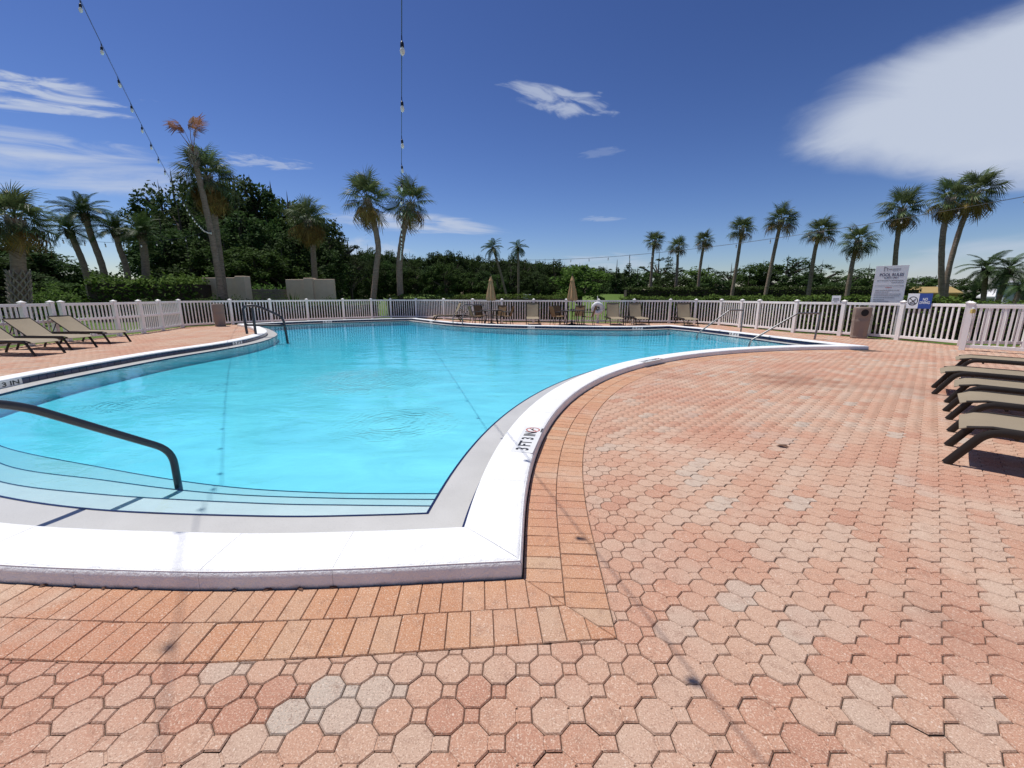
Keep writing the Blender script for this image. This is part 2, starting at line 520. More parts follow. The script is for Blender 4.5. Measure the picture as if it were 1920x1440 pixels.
class MB:
    def __init__(s):
        s.v, s.f = [], []
    def add(s, vs, fs):
        b = len(s.v)
        s.v += [tuple(v) for v in vs]
        s.f += [tuple(b + i for i in f) for f in fs]
        return s
    def box(s, c, size, rot=None):
        hx, hy, hz = (x / 2 for x in size)
        vs = [Vector((x, y, z)) for x in (-hx, hx) for y in (-hy, hy) for z in (-hz, hz)]
        if rot is not None:
            m = rot if isinstance(rot, Matrix) else Euler(rot).to_matrix()
            vs = [m @ v for v in vs]
        c = Vector(c)
        return s.add([v + c for v in vs], [(0, 1, 3, 2), (4, 6, 7, 5), (0, 4, 5, 1), (2, 3, 7, 6), (0, 2, 6, 4), (1, 5, 7, 3)])
    def cbox(s, c, size, b=0.004, rz=0.0):
        """box with chamfered edges"""
        hx, hy, hz = (x / 2 for x in size)
        b = min(b, hx * 0.9, hy * 0.9, hz * 0.9)
        cz, sz = math.cos(rz), math.sin(rz)
        rings = []
        for (ins, z) in ((b, -hz), (0, -hz + b), (0, hz - b), (b, hz)):
            x, y = hx - ins, hy - ins
            rings.append([(px * cz - py * sz + c[0], px * sz + py * cz + c[1], z + c[2]) for px, py in ((-x, -y), (x, -y), (x, y), (-x, y))])
        vs = [p for r_ in rings for p in r_]
        fs = [(3, 2, 1, 0), (12, 13, 14, 15)]
        for k in range(3):
            for i in range(4):
                j = (i + 1) % 4
                fs.append((k * 4 + i, k * 4 + j, k * 4 + 4 + j, k * 4 + 4 + i))
        return s.add(vs, fs)
    def tube(s, pts, r, n=8, caps=True, flat=None):
        pts = [Vector(p) for p in pts]
        if not isinstance(r, (list, tuple)):
            r = [r] * len(pts)
        T = []
        for i in range(len(pts)):
            a = pts[max(0, i - 1)]
            b = pts[min(len(pts) - 1, i + 1)]
            T.append((b - a).normalized())
        up = Vector((0, 0, 1)) if abs(T[0].z) < 0.9 else Vector((0, 1, 0))
        N = (up - T[0] * up.dot(T[0])).normalized()
        vs = []
        for i, p in enumerate(pts):
            N = (N - T[i] * N.dot(T[i])).normalized()
            B = T[i].cross(N)
            fx, fy = flat if flat else (1, 1)
            for k in range(n):
                a = 2 * math.pi * (k + 0.5) / n
                vs.append(p + N * (math.cos(a) * r[i] * fx) + B * (math.sin(a) * r[i] * fy))
        fs = []
        for i in range(len(pts) - 1):
            for k in range(n):
                k2 = (k + 1) % n
                fs.append((i * n + k, i * n + k2, (i + 1) * n + k2, (i + 1) * n + k))
        if caps:
            fs.append(tuple(range(n - 1, -1, -1)))
            fs.append(tuple((len(pts) - 1) * n + k for k in range(n)))
        return s.add(vs, fs)
    def lathe(s, prof, n=16, c=(0, 0, 0), caps=True):
        vs = [(c[0] + r_ * math.cos(2 * math.pi * k / n), c[1] + r_ * math.sin(2 * math.pi * k / n), c[2] + z) for r_, z in prof for k in range(n)]
        fs = []
        for i in range(len(prof) - 1):
            for k in range(n):
                k2 = (k + 1) % n
                fs.append((i * n + k, i * n + k2, (i + 1) * n + k2, (i + 1) * n + k))
        if caps:
            fs.append(tuple(range(n - 1, -1, -1)))
            fs.append(tuple((len(prof) - 1) * n + k for k in range(n)))
        return s.add(vs, fs)
    def mesh(s, name, mat, smooth=True):
        me = bpy.data.meshes.new(name)
        me.from_pydata(s.v, [], s.f)
        if mat is not None:
            me.materials.append(mat)
        if smooth:
            me.polygons.foreach_set('use_smooth', [True] * len(me.polygons))
            me.set_sharp_from_angle(angle=R(38))
        me.update()
        return me
    def build(s, name, mat, parent=None, smooth=True):
        return mesh_obj(name, s.mesh(name, mat, smooth), None, parent)

def bend(pts, r, n=5):
    """round the inner corners of a polyline"""
    pts = [Vector(p) for p in pts]
    out = [pts[0]]
    for i in range(1, len(pts) - 1):
        a, b, c = pts[i - 1], pts[i], pts[i + 1]
        d = min(r, (a - b).length * 0.48, (c - b).length * 0.48)
        p, q = b + (a - b).normalized() * d, b + (c - b).normalized() * d
        for k in range(n + 1):
            t = k / n
            out.append(p * (1 - t) ** 2 + b * 2 * t * (1 - t) + q * t * t)
    out.append(pts[-1])
    return out

def text_mesh(s, size, align='CENTER'):
    cu = bpy.data.curves.new('text', 'FONT')
    cu.body = s
    cu.size = size
    cu.align_x = align
    cu.align_y = 'CENTER'
    cu.extrude = 0.0006
    cu.offset = size * 0.022
    o = bpy.data.objects.new('text', cu)
    col.objects.link(o)
    dg = bpy.context.evaluated_depsgraph_get()
    me = bpy.data.meshes.new_from_object(o.evaluated_get(dg))
    bpy.data.objects.remove(o)
    bpy.data.curves.remove(cu)
    me.materials.clear()
    return me

def lettering(s, size, mat, parent, mtx, width=None, name='lettering'):
    me = text_mesh(s, size)
    xs = [v.co.x for v in me.vertices]
    k = width / (max(xs) - min(xs)) if width else 1.0
    me.transform(Matrix.Diagonal((k, 1, 1, 1)))
    o = mesh_obj(name, me, mat, parent)
    o.matrix_local = mtx
    return o

def frame(origin, x, y):
    x = Vector(x).normalized()
    y = Vector(y)
    z = x.cross(y).normalized()
    y = z.cross(x)
    m = Matrix((x, y, z)).transposed().to_4x4()
    m.translation = Vector(origin)
    return m

# ------------------------------------------------------------------ pool outline
def catmull(P, n=14):
    P = [Vector(p) for p in P]
    out = []
    for i in range(len(P) - 1):
        p0 = P[i - 1] if i else P[0] * 2 - P[1]
        p1, p2 = P[i], P[i + 1]
        p3 = P[i + 2] if i + 2 < len(P) else P[-1] * 2 - P[-2]
        for k in range(n):
            t = k / n
            out.append(0.5 * ((2 * p1) + (p2 - p0) * t + (2 * p0 - 5 * p1 + 4 * p2 - p3) * t * t + (3 * p1 - p0 - 3 * p2 + p3) * t ** 3))
    out.append(P[-1])
    return out

def resample(P, step, mult=1):
    L = [0.0]
    for a, b in zip(P, P[1:]):
        L.append(L[-1] + (b - a).length)
    n = max(mult, int(round(L[-1] / step / mult)) * mult)
    out, j = [], 0
    for k in range(n + 1):
        s_ = L[-1] * k / n
        while j < len(L) - 2 and L[j + 1] < s_:
            j += 1
        t = (s_ - L[j]) / max(1e-9, L[j + 1] - L[j])
        out.append(P[j].lerp(P[j + 1], t))
    return out

arc = []
c0, r0 = Vector((9.4, 1.8)), 9.69
a0 = math.atan2(2.2 - 1.8, -0.28 - 9.4)
a1 = math.atan2(11.49 - 1.8, 9.2 - 9.4)
for k in range(61):
    a = a0 + (a1 - a0) * k / 60
    arc.append(c0 + Vector((math.cos(a), math.sin(a))) * r0)
V2 = lambda L: [Vector(p) for p in L]
RUNS = [
    catmull(V2([(-7.4, 4.1), (-5.6, 3.08), (-4.2, 2.53), (-3.0, 2.24), (-1.7, 2.14), (-0.9, 2.155), tuple(arc[0])])),
    arc,
    catmull(V2([tuple(arc[-1]), (8.85, 12.7), (8.45, 14.8), (7.9, 17.2), (7.2, 18.95)])),
    catmull(V2([(7.2, 18.95), (5.8, 18.5), (4.3, 18.4), (1.7, 18.85), (-0.75, 19.6), (-2.84, 21.1), (-4.3, 22.9), (-6.1, 25.4)])),
    catmull(V2([(-6.1, 25.4), (-8.0, 24.6), (-9.8, 23.55), (-11.3, 22.35), (-12.1, 21.4), (-12.9, 20.3)])),
    catmull(V2([(-12.9, 20.3), (-11.9, 19.3), (-10.75, 17.9), (-9.3, 15.75), (-8.55, 13.7), (-8.35, 12), (-8.5, 10), (-8.45, 8.5), (-8.3, 7.05), (-8.0, 5.8), (-7.4, 4.1)])),
]
RUNS = [resample([Vector((p[0], p[1])) for p in r_], 0.16, 4) for r_ in RUNS]
INNER, RUN_OF = [], []          # vertices; RUN_OF[i] = run of the edge i -> i+1
RUN_START = []
for k, r_ in enumerate(RUNS):
    RUN_START.append(len(INNER))
    INNER += r_[:-1]
    RUN_OF += [k] * (len(r_) - 1)
NV = len(INNER)

def offset_poly(P, d):
    """offset a closed ccw polygon outward; d = one number per edge"""
    n = len(P)
    if not isinstance(d, (list, tuple)):
        d = [d] * n
    N = []
    for i in range(n):
        t = (P[(i + 1) % n] - P[i]).normalized()
        N.append(Vector((t.y, -t.x)))
    out = []
    for i in range(n):
        n0, n1, d0, d1 = N[i - 1], N[i], d[i - 1], d[i]
        cr = n0.x * n1.y - n0.y * n1.x
        if abs(cr) < 0.25:
            m = (n0 + n1).normalized()
            out.append(P[i] + m * ((d0 + d1) / 2 / max(0.3, m.dot(n1))))
        else:
            x = (d0 * n1.y - d1 * n0.y) / cr
            y = (n0.x * d1 - n1.x * d0) / cr
            out.append(P[i] + Vector((x, y)))
    if P is INNER and d[0] < 0:
        # points pushed past a mitre are gathered on it
        for c in RUN_START:
            t0 = (P[c] - P[c - 1]).normalized()
            t1 = (P[(c + 1) % n] - P[c]).normalized()
            for k in range(1, 9):
                j = (c - k) % n
                if (out[j] - out[c]).dot(t0) > 0:
                    out[j] = out[c].copy()
                j = (c + k) % n
                if (out[j] - out[c]).dot(t1) < 0:
                    out[j] = out[c].copy()
    return out

COP_W = 0.35
LEDGE = [0.40, 0.32, 0.32, 0.32, 0.32, 0.34]
def led(extra=0.0, k=1.0):
    return [-(LEDGE[r_] * k) + extra for r_ in RUN_OF]

# fence line on the ground (post positions), left to right
FENCE_L = [(-13.75, 8.3), (-13.9, 10.2), (-14.1, 12.1), (-14.2, 12.95), (-14.25, 13.3), (-14.26, 15.07), (-14.37, 16.2), (-14.7, 17.5), (-15.2, 19.2)]
FENCE_F = [(-15.2, 19.2), (-14.2, 21.2), (-13.0, 22.6), (-11.8, 24.2), (-10.2, 25.4), (-8.9, 26.6), (-7.85, 27.2), (-6.2, 27.2), (-4.2, 25.9), (-2.27, 24.3),
           (-0.56, 23.2), (1.17, 22.8), (2.9, 22.6), (4.6, 22.4), (6.5, 22.4), (8.35, 22.2)]
FENCE_R = [(8.35, 22.2), (9.4, 21.5), (10.25, 20.6), (10.5, 19.2), (10.7, 18.2), (11.1, 16.4), (11.88, 15.05), (12.65, 13.6), (13.0, 11.97), (14.6, 11.75), (16.3, 11.4)]
DECK = V2([(-14.2, -5.0), (17.0, -5.0), (17.0, 11.35)] + [(x + 0.12, y + 0.1) for x, y in reversed(FENCE_R[1:-1])] +
          [(x, y + 0.15) for x, y in reversed(FENCE_F[1:])] + [(x - 0.12, y) for x, y in reversed(FENCE_L)])

def sheet(name, outer, hole, z, mat):
    polys = [[Vector((p.x, p.y, 0)) for p in outer]]
    if hole:
        polys.append([Vector((p.x, p.y, 0)) for p in reversed(hole)])
    tri = tessellate_polygon(polys)
    flat = [p for q in polys for p in q]
    me = bpy.data.meshes.new(name)
    fs = []
    for a, b, c in tri:
        A, B, C = flat[a], flat[b], flat[c]
        fs.append((a, b, c) if (B - A).cross(C - A).z > 0 else (a, c, b))
    me.from_pydata([(p.x, p.y, z) for p in flat], [], fs)
    me.update()
    o = mesh_obj(name, me, mat)
    return o

# ------------------------------------------------------------------ ground
big = V2([(-1800, -900), (1800, -900), (1800, 2600), (-1800, 2600)])
mid = offset_poly(INNER, 0.2)
tag(sheet('lawn', big, offset_poly(DECK, -0.3), -0.035, M['grass']), 'mown golf course lawn around the pool deck', kind='structure')
deck = tag(sheet('pool_deck', DECK, mid, -0.0085, M['sand']), 'brick coloured paver deck around the pool', kind='structure')

def mound(name, cx, cy, rx, ry, h, label):
    n, m = 28, 8
    mb = MB()
    vs = [(cx, cy, h - 0.04)]
    for j in range(1, m + 1):
        r_ = j / m
        for k in range(n):
            a = 2 * math.pi * k / n
            vs.append((cx + rx * r_ * math.cos(a), cy + ry * r_ * math.sin(a), h * (math.cos(r_ * math.pi) * 0.5 + 0.5) - 0.04))
    fs = [(0, 1 + k, 1 + (k + 1) % n) for k in range(n)]
    for j in range(m - 1):
        for k in range(n):
            a, b = 1 + j * n + k, 1 + j * n + (k + 1) % n
            fs.append((a, a + n, b + n, b))
    mb.add(vs, fs)
    return tag(mb.build(name, M['grass']), label, kind='structure')
mound('fairway_mound', 15, 62, 16, 16, 1.75, 'raised green of the golf course behind the life ring')
mound('fairway_mound', -15, 70, 12, 18, 1.7, 'low grassy rise of the fairway between the leaning palms')

# ------------------------------------------------------------------ pool basin
basin = bpy.data.objects.new('pool_basin', None)
link(basin)
tag(basin, 'free form swimming pool with white coping', kind='structure')

def ring_strip(name, rows, mat, idx=None, parent=basin, closed=True):
    """rows: list of (offset polygon, z)"""
    idx = list(range(NV)) + ([0] if closed else []) if idx is None else idx
    vs, fs = [], []
    for poly, z in rows:
        vs += [(poly[i].x, poly[i].y, z) for i in idx]
    n = len(idx)
    for r_ in range(len(rows) - 1):
        for k in range(n - 1):
            a = r_ * n + k
            fs.append((a, a + 1, a + n + 1, a + n))
    mb = MB().add(vs, fs)
    return mb.build(name, mat, parent)

o_in = offset_poly(INNER, led())
o_face = offset_poly(INNER, 0.02)
Z_LEDGE, Z_WATER, Z_FLOOR = -0.03, -0.042, -0.44
ring_strip('gutter_ledge', [(o_in, Z_LEDGE), (offset_poly(INNER, 0.03), Z_LEDGE)], M['ledge'])
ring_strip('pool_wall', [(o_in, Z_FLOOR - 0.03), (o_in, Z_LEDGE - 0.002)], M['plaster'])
ring_strip('ledge_trim', [(offset_poly(INNER, led(-0.004)), Z_LEDGE - 0.028), (offset_poly(INNER, led(-0.004)), Z_LEDGE + 0.003),
                          (offset_poly(INNER, led(0.014)), Z_LEDGE + 0.003)], M['tile'])
idx = [i for i in range(NV) if RUN_OF[i] == 1][1:44]
ring_strip('ledge_dark_strip', [(offset_poly(INNER, -0.05), Z_LEDGE + 0.003), (offset_poly(INNER, -0.015), Z_LEDGE + 0.003)], M['tile'], idx)  # dark strip on the ledge along the right coping
ring_strip('gutter_wall', [(o_face, Z_LEDGE - 0.01), (o_face, 0.078)], M['grout'])
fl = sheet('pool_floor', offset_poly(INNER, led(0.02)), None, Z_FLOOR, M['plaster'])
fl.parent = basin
bm_f = bmesh.new()
bm_f.from_mesh(fl.data)
bmesh.ops.remove_doubles(bm_f, verts=bm_f.verts, dist=0.001)
for yy in (3.6, 4.6, 5.6, 6.8, 8.2, 10.0):
    bmesh.ops.bisect_plane(bm_f, geom=bm_f.verts[:] + bm_f.edges[:] + bm_f.faces[:], plane_co=(0, yy, 0), plane_no=(0, 1, 0))
for v in bm_f.verts:
    k = min(1, max(0, (v.co.y - 3.6) / 6.4))
    v.co.z = Z_FLOOR + 0.15 * (1 - (1 - k) ** 2)
bm_f.to_mesh(fl.data)
bm_f.free()
ring_strip('coping_bed', [(offset_poly(INNER, 0.012), 0.07), (offset_poly(INNER, 0.012), 0.094), (offset_poly(INNER, COP_W - 0.01), 0.094),
                          (offset_poly(INNER, COP_W - 0.008), -0.03)], M['coping'])

# coping stones
PROF = [(0.0, 0.072), (0.0, 0.088), (0.007, 0.097), (0.022, 0.1015), (0.17, 0.103), (0.315, 0.1005), (0.336, 0.094), (0.347, 0.080), (COP_W, 0.06), (COP_W, -0.02)]
OP = [offset_poly(INNER, o) for o, z in PROF]
i = 0
stone_no = 0
while i < NV:
    ids = [(i + k) % NV for k in range(5)]
    vs = []
    jz = rng.uniform(-0.0008, 0.0008)
    for r_, (o, z) in enumerate(PROF):
        pts = [OP[r_][q] for q in ids]
        pts[0] = pts[0].lerp(pts[1], 0.006)
        pts[-1] = pts[-1].lerp(pts[-2], 0.006)
        vs += [(p.x, p.y, z + (jz if z > 0.03 else 0)) for p in pts]
    fs = []
    for r_ in range(len(PROF) - 1):
        for k in range(4):
            a = r_ * 5 + k
            fs.append((a, a + 5, a + 6, a + 1))
    fs.append(tuple(r_ * 5 for r_ in range(len(PROF))))
    fs.append(tuple(r_ * 5 + 4 for r_ in reversed(range(len(PROF)))))
    MB().add(vs, fs).build('coping_stone', M['coping'], basin)
    i += 4

# waterline tiles; white depth marker tiles take the place of some
def nearest_vertex(p, runs):
    return min((j for j in range(NV) if RUN_OF[j] in runs), key=lambda j: (INNER[j] - Vector((p[0], p[1]))).length)
MARK = {}
def mark_at(px, py, text, runs, n=3):
    g = G(px, py, 0.03)
    j = nearest_vertex(g, runs)
    MARK[j] = (text, n)
mark_at(20, 713, '3 FT 3 IN', [5], 5)
mark_at(455, 641, '5 FT', [5], 3)
mark_at(619, 602, '6 FT', [4], 3)
mark_at(820, 603, '5 FT', [3], 2)
mark_at(1009, 612, '5 FT', [3], 2)
mark_at(1196, 614, '4 FT', [3], 3)
mark_at(1412, 627, '3 FT', [2], 3)
taken = set()
for j, (s_, n) in MARK.items():
    taken |= {(j + k) % NV for k in range(n)}
def wall_quad(j0, j1, off, z0, z1, trim=0.0015):
    P = offset_poly(INNER, off) if not isinstance(off, list) else off
    a, b = P[j0 % NV], P[j1 % NV]
    t = (b - a).normalized()
    a, b = a + t * trim, b - t * trim
    nrm = Vector((-t.y, t.x))          # towards the water
    return a, b, t, nrm
P_T = offset_poly(INNER, 0.014)
P_B = offset_poly(INNER, 0.022)
joined = MB()
for j in range(NV):
    if j in taken:
        continue
    a, b, t, nrm = wall_quad(j, j + 1, P_T, 0, 0)
    c, d = b - nrm * 0.008, a - nrm * 0.008
    z0, z1 = Z_LEDGE + 0.003, 0.068
    bev = 0.003
    vs = [(d.x, d.y, z0), (c.x, c.y, z0), (c.x, c.y, z1), (d.x, d.y, z1)]
    a2, b2 = a + t * bev, b - t * bev
    vs += [(a2.x, a2.y, z0 + bev), (b2.x, b2.y, z0 + bev), (b2.x, b2.y, z1 - bev), (a2.x, a2.y, z1 - bev)]
    fs = [(4, 7, 6, 5), (0, 4, 5, 1), (1, 5, 6, 2), (2, 6, 7, 3), (3, 7, 4, 0)]
    if RUN_OF[j] in (2, 5):
        MB().add(vs, fs).build('tile', M['tile'], basin, smooth=False)
    else:
        joined.add(vs, fs)
tag(joined.build('tile_band', M['tile'], basin, smooth=False), kind='stuff')
for j, (s_, n) in MARK.items():
    a, b = P_T[j], P_T[(j + n) % NV]
    t = (b - a).normalized()
    nrm = Vector((-t.y, t.x))
    w = (b - a).length
    cpt = (a + b) / 2 + nrm * 0.012
    o = MB().cbox((0, 0, 0), (w, 0.016, 0.10), 0.003).build('marker_tile', M['white_tile'], basin, smooth=False)
    m = frame((cpt.x, cpt.y, 0.02), (-t.x, -t.y, 0), (0, 0, 1))
    o.matrix_local = m @ Matrix.Rotation(R(90), 4, 'X')
    lettering(s_, 0.10, M['black_paint'], basin, m @ Matrix.Translation((0, 0, 0.0095)), width=w * 0.86)

# entry steps in the near corner, each tread with a dark nosing line
LINES = [
    [(-6.2, 4.35), (-5.2, 3.72), (-4.33, 3.25), (-3.2, 3.01), (-1.94, 2.875), (-1.2, 2.845), (-0.50, 2.83)],
    [(-6.6, 4.85), (-5.05, 3.83), (-3.63, 3.44), (-2.5, 3.196), (-1.5, 3.11), (-0.52, 3.085)],
    [(-7.0, 5.3), (-5.92, 4.53), (-4.08, 3.89), (-2.73, 3.51), (-1.7, 3.366), (-0.50, 3.343)],
]
first = [o_in[q] for q in range(RUN_START[1] - 8)][4:] + [o_in[RUN_START[1]]]
first = first[:-1] + [first[-1] + Vector((0.1, 0))]
curves = [resample(first, 0.1)] + [resample(catmull(V2(l)), 0.1) for l in LINES]
curves = [resample(c_, (1 if 1 else 1) * sum((b - a).length for a, b in zip(c_, c_[1:])) / 60) for c_ in curves]
ZT = [Z_LEDGE, -0.115, -0.195, -0.275]
for k in range(3):
    A, B = curves[k], curves[k + 1]
    n = min(len(A), len(B))
    vs = [(p.x, p.y - 0.02, ZT[k + 1]) for p in A[:n]] + [(p.x, p.y, ZT[k + 1]) for p in B[:n]] + [(p.x, p.y, Z_FLOOR - 0.02) for p in B[:n]]
    fs = []
    for r_ in range(2):
        for q in range(n - 1):
            a = r_ * n + q
            fs.append((a, a + 1, a + n + 1, a + n))
    MB().add(vs, fs).build('pool_step', M['tread'], basin)
    vs, fs = [], []
    for q in range(n):
        p = B[q]
        vs += [(p.x, p.y - 0.010, ZT[k + 1] + 0.003), (p.x, p.y + 0.003, ZT[k + 1] + 0.003), (p.x, p.y + 0.003, ZT[k + 1] - 0.02)]
    for q in range(n - 1):
        for r_ in range(2):
            a = q * 3 + r_
            fs.append((a, a + 3, a + 4, a + 1))
    MB().add(vs, fs).build('step_nosing', M['tile'], basin)

# depth marking painted on the coping beside the camera
def coping_text(px, py, s_, length, hgt, symbol=True):
    g = G(px, py, 0.104)
    j = nearest_vertex(g, [1])
    t = (INNER[j + 1] - INNER[j]).normalized()
    cpt = Vector((g.x, g.y, 0.1045))
    m = frame(cpt, (t.x, t.y, 0), (-t.y, t.x, 0))
    pl = MB().box((0, 0, -0.0005), (length * 1.45, hgt * 1.7, 0.001)).build('marker_plate', M['white_tile'], basin, smooth=False)
    pl.matrix_local = m
    lettering(s_, hgt * 1.35, M['black_paint'], basin, m @ Matrix.Translation((-length * 0.12, 0, 0.0013)), width=length)
    if symbol:
        mb = MB()
        ro, ri = hgt * 0.62, hgt * 0.50
        vs = []
        for k in range(24):
            a = 2 * math.pi * k / 24
            vs += [(ro * math.cos(a), ro * math.sin(a), 0), (ri * math.cos(a), ri * math.sin(a), 0)]
        mb.add(vs, [(2 * k, (2 * k + 2) % 48, (2 * k + 3) % 48, 2 * k + 1) for k in range(24)])
        mb.box((0, 0, 0.0004), (ri * 2, hgt * 0.1, 0.0006), (0, 0, R(45)))
        o = mb.build('no_diving_symbol', M['red_paint'], basin, smooth=False)
        o.matrix_local = m @ Matrix.Translation((length * 0.52, 0, 0.0013))
        mb = MB().tube([(-0.25 * hgt, -0.1 * hgt, 0.0004), (0, 0.12 * hgt, 0.0004), (0.25 * hgt, 0.0, 0.0004)], 0.005, 4)
        o = mb.build('diver_mark', M['black_paint'], basin)
        o.matrix_local = m @ Matrix.Translation((length * 0.52, 0, 0.0016))
        lettering('NO DIVING', hgt * 0.2, M['black_paint'], basin, m @ Matrix.Translation((length * 0.52, -hgt * 0.78, 0.0016)))
coping_text(991, 822, '3 FT 3 IN', 0.50, 0.115)
coping_text(1222, 675, '3 FT 3 IN', 0.55, 0.10)

# ------------------------------------------------------------------ water
def mk_water():
    t = NT('pool_water')
    p = t.pos()
    mp = t.n('ShaderNodeMapping')
    mp.inputs['Rotation'].default_value = (0, 0, R(25))
    mp.inputs['Scale'].default_value = (1.0, 1.9, 1)
    t.l(p, mp.inputs['Vector'])
    h = t.math('MULTIPLY', t.noise(1.1, 2, 0.45, mp.outputs[0], 0.5), 1.0)
    h = t.math('ADD', h, t.math('MULTIPLY', t.noise(4.2, 2, 0.5, mp.outputs[0], 0.8), 0.34))
    h = t.math('ADD', h, t.math('MULTIPLY', t.noise(13, 2, 0.5, p, 0.6), 0.09))
    # rings of small ripples above the return jets
    for (px, py, rad, amp) in ((748, 793, 0.95, 0.75), (690, 712, 1.5, 0.7), (240, 757, 0.8, 0.4), (380, 728, 0.8, 0.25)):
        g = G(px, py, Z_WATER)
        sub = t.n('ShaderNodeVectorMath', operation='SUBTRACT')
        t.l(p, sub.inputs[0])
        sub.inputs[1].default_value = g
        ln = t.n('ShaderNodeVectorMath', operation='LENGTH')
        t.l(sub.outputs[0], ln.inputs[0])
        d = t.math('ADD', ln.outputs['Value'], t.math('MULTIPLY', t.noise(3.2, 3, 0.6, p, 0.6), 0.42))
        w = t.math('SINE', t.math('MULTIPLY', d, 62.0))
        w = t.math('MULTIPLY', w, t.maprange(ln.outputs['Value'], 0.25 * rad, rad, 1, 0))
        w = t.math('MULTIPLY', w, t.maprange(t.noise(4.5, 3, 0.6, p), 0.36, 0.66, 0.0, 1.0))
        w = t.math('ADD', w, t.math('MULTIPLY', t.math('MULTIPLY', t.noise(24, 3, 0.6, p, 1.2), t.maprange(ln.outputs['Value'], 0.3 * rad, rad, 1, 0)), 0.6))
        h = t.math('ADD', h, t.math('MULTIPLY', w, amp))
    nrm = t.bump(h, 0.24, 0.06)
    fr = t.n('ShaderNodeFresnel')
    fr.inputs['IOR'].default_value = 1.33
    t.l(nrm, fr.inputs['Normal'])
    gl = t.n('ShaderNodeBsdfGlossy')
    gl.inputs['Roughness'].default_value = 0.02
    t.l(nrm, gl.inputs['Normal'])
    tr = t.n('ShaderNodeBsdfTransparent')
    mx = t.n('ShaderNodeMixShader')
    t.l(fr.outputs[0], mx.inputs[0])
    t.l(tr.outputs[0], mx.inputs[1])
    t.l(gl.outputs[0], mx.inputs[2])
    t.l(mx.outputs[0], t.out.inputs['Surface'])
    va = t.n('ShaderNodeVolumeAbsorption')
    va.inputs['Color'].default_value = (0.0, 0.855, 0.97, 1)
    va.inputs['Density'].default_value = 1.02
    t.l(va.outputs[0], t.out.inputs['Volume'])
    return t.m
M['water'] = mk_water()
wp = offset_poly(INNER, led(0.012))
tri = tessellate_polygon([[Vector((p.x, p.y, 0)) for p in wp]])
vs = [(p.x, p.y, Z_WATER) for p in wp] + [(p.x, p.y, -0.8) for p in wp]
fs = []
for a, b, c in tri:
    up = (Vector(vs[b]) - Vector(vs[a])).cross(Vector(vs[c]) - Vector(vs[a])).z > 0
    f = (a, b, c) if up else (a, c, b)
    fs.append(f)
    fs.append(tuple(x + NV for x in reversed(f)))
for k in range(NV):
    k2 = (k + 1) % NV
    fs.append((k, k + NV, k2 + NV, k2))
tag(MB().add(vs, fs).build('water', M['water'], None, smooth=False), 'clear turquoise pool water', kind='structure')

# ------------------------------------------------------------------ pavers and border bricks
def inset(poly, d):
    P = [Vector(p) for p in poly]
    return offset_poly(P, -d)

def piece(mb, poly, z=0.0, dz=0.006, gap=0.0013, bev=0.0038):
    """bevelled tile top: outer ring low, inner ring at the surface (ccw polygon)"""
    a = inset(poly, gap)
    b = inset(poly, gap + bev)
    n = len(poly)
    vs = [(p.x, p.y, z - dz) for p in a] + [(p.x, p.y, z) for p in b]
    fs = [tuple(range(n, 2 * n))] + [(k, (k + 1) % n, n + (k + 1) % n, n + k) for k in range(n)]
    mb.add(vs, fs)

LP = 0.182
S_ = LP / (2 + math.sqrt(2))
WO = S_ * (1 + math.sqrt(2))
def octagon(cx, cy):
    h, q = WO / 2, S_ / 2
    return [Vector((cx + x, cy + y)) for x, y in ((h, -q), (h, q), (q, h), (-q, h), (-h, q), (-h, -q), (-q, -h), (q, -h))]
def square(cx, cy):
    h = S_ / 2
    return [Vector((cx + x, cy + y)) for x, y in ((-h, -h), (h, -h), (h, h), (-h, h))]
def pieces_of(cx, cy):
    return [octagon(cx, cy), square(cx + LP / 2, cy), octagon(cx - LP / 2, cy - LP / 2), square(cx, cy - LP / 2)]
proto = MB()
for poly in pieces_of(0, 0):
    piece(proto, poly)
# shallow false joints inside the paver: a fillet of the same concrete under the grooves
for (x, y, a, ln) in ((-LP / 4, -LP / 4, R(-45), S_ * 0.9), (WO / 2, 0, R(90), S_ * 0.8), (-LP / 2 + WO / 2, -LP / 2, R(90), S_ * 0.8), (0, -WO / 2, 0, S_ * 0.8)):
    ca, sa = math.cos(a) * ln / 2, math.sin(a) * ln / 2
    nx, ny = -math.sin(a) * 0.006, math.cos(a) * 0.006
    proto.add([(x - ca - nx, y - sa - ny, -0.0030), (x + ca - nx, y + sa - ny, -0.0030), (x + ca + nx, y + sa + ny, -0.0030), (x - ca + nx, y - sa + ny, -0.0030)], [(0, 1, 2, 3)])
paver_me = proto.mesh('paver', M['paver'], smooth=False)
PV = np.array([v[:] for v in proto.v])
PF = proto.f

BW = 0.205
FIELD = offset_poly(INNER, [COP_W + (2 * BW + 0.006 if r_ in (0, 1) else 0.006) for r_ in RUN_OF])
FA = np.array([p[:] for p in FIELD])
FB = np.roll(FA, -1, axis=0)
DA = np.array([p[:] for p in DECK])
DB = np.roll(DA, -1, axis=0)

def inside(P, A, B):
    x, y = P[:, 0:1], P[:, 1:2]
    cond = (A[:, 1] > y) != (B[:, 1] > y)
    xi = (B[:, 0] - A[:, 0]) * (y - A[:, 1]) / np.where(B[:, 1] == A[:, 1], 1e-9, B[:, 1] - A[:, 1]) + A[:, 0]
    return ((cond & (x < xi)).sum(axis=1) % 2) == 1

def seg_dist(P, A, B):
    d = B - A
    L2 = (d ** 2).sum(axis=1)
    t = np.clip(((P[:, None, :] - A[None]) * d[None]).sum(axis=2) / L2, 0, 1)
    q = A[None] + d[None] * t[..., None]
    dd = np.sqrt(((P[:, None, :] - q) ** 2).sum(axis=2))
    k = dd.argmin(axis=1)
    return dd[np.arange(len(P)), k], k

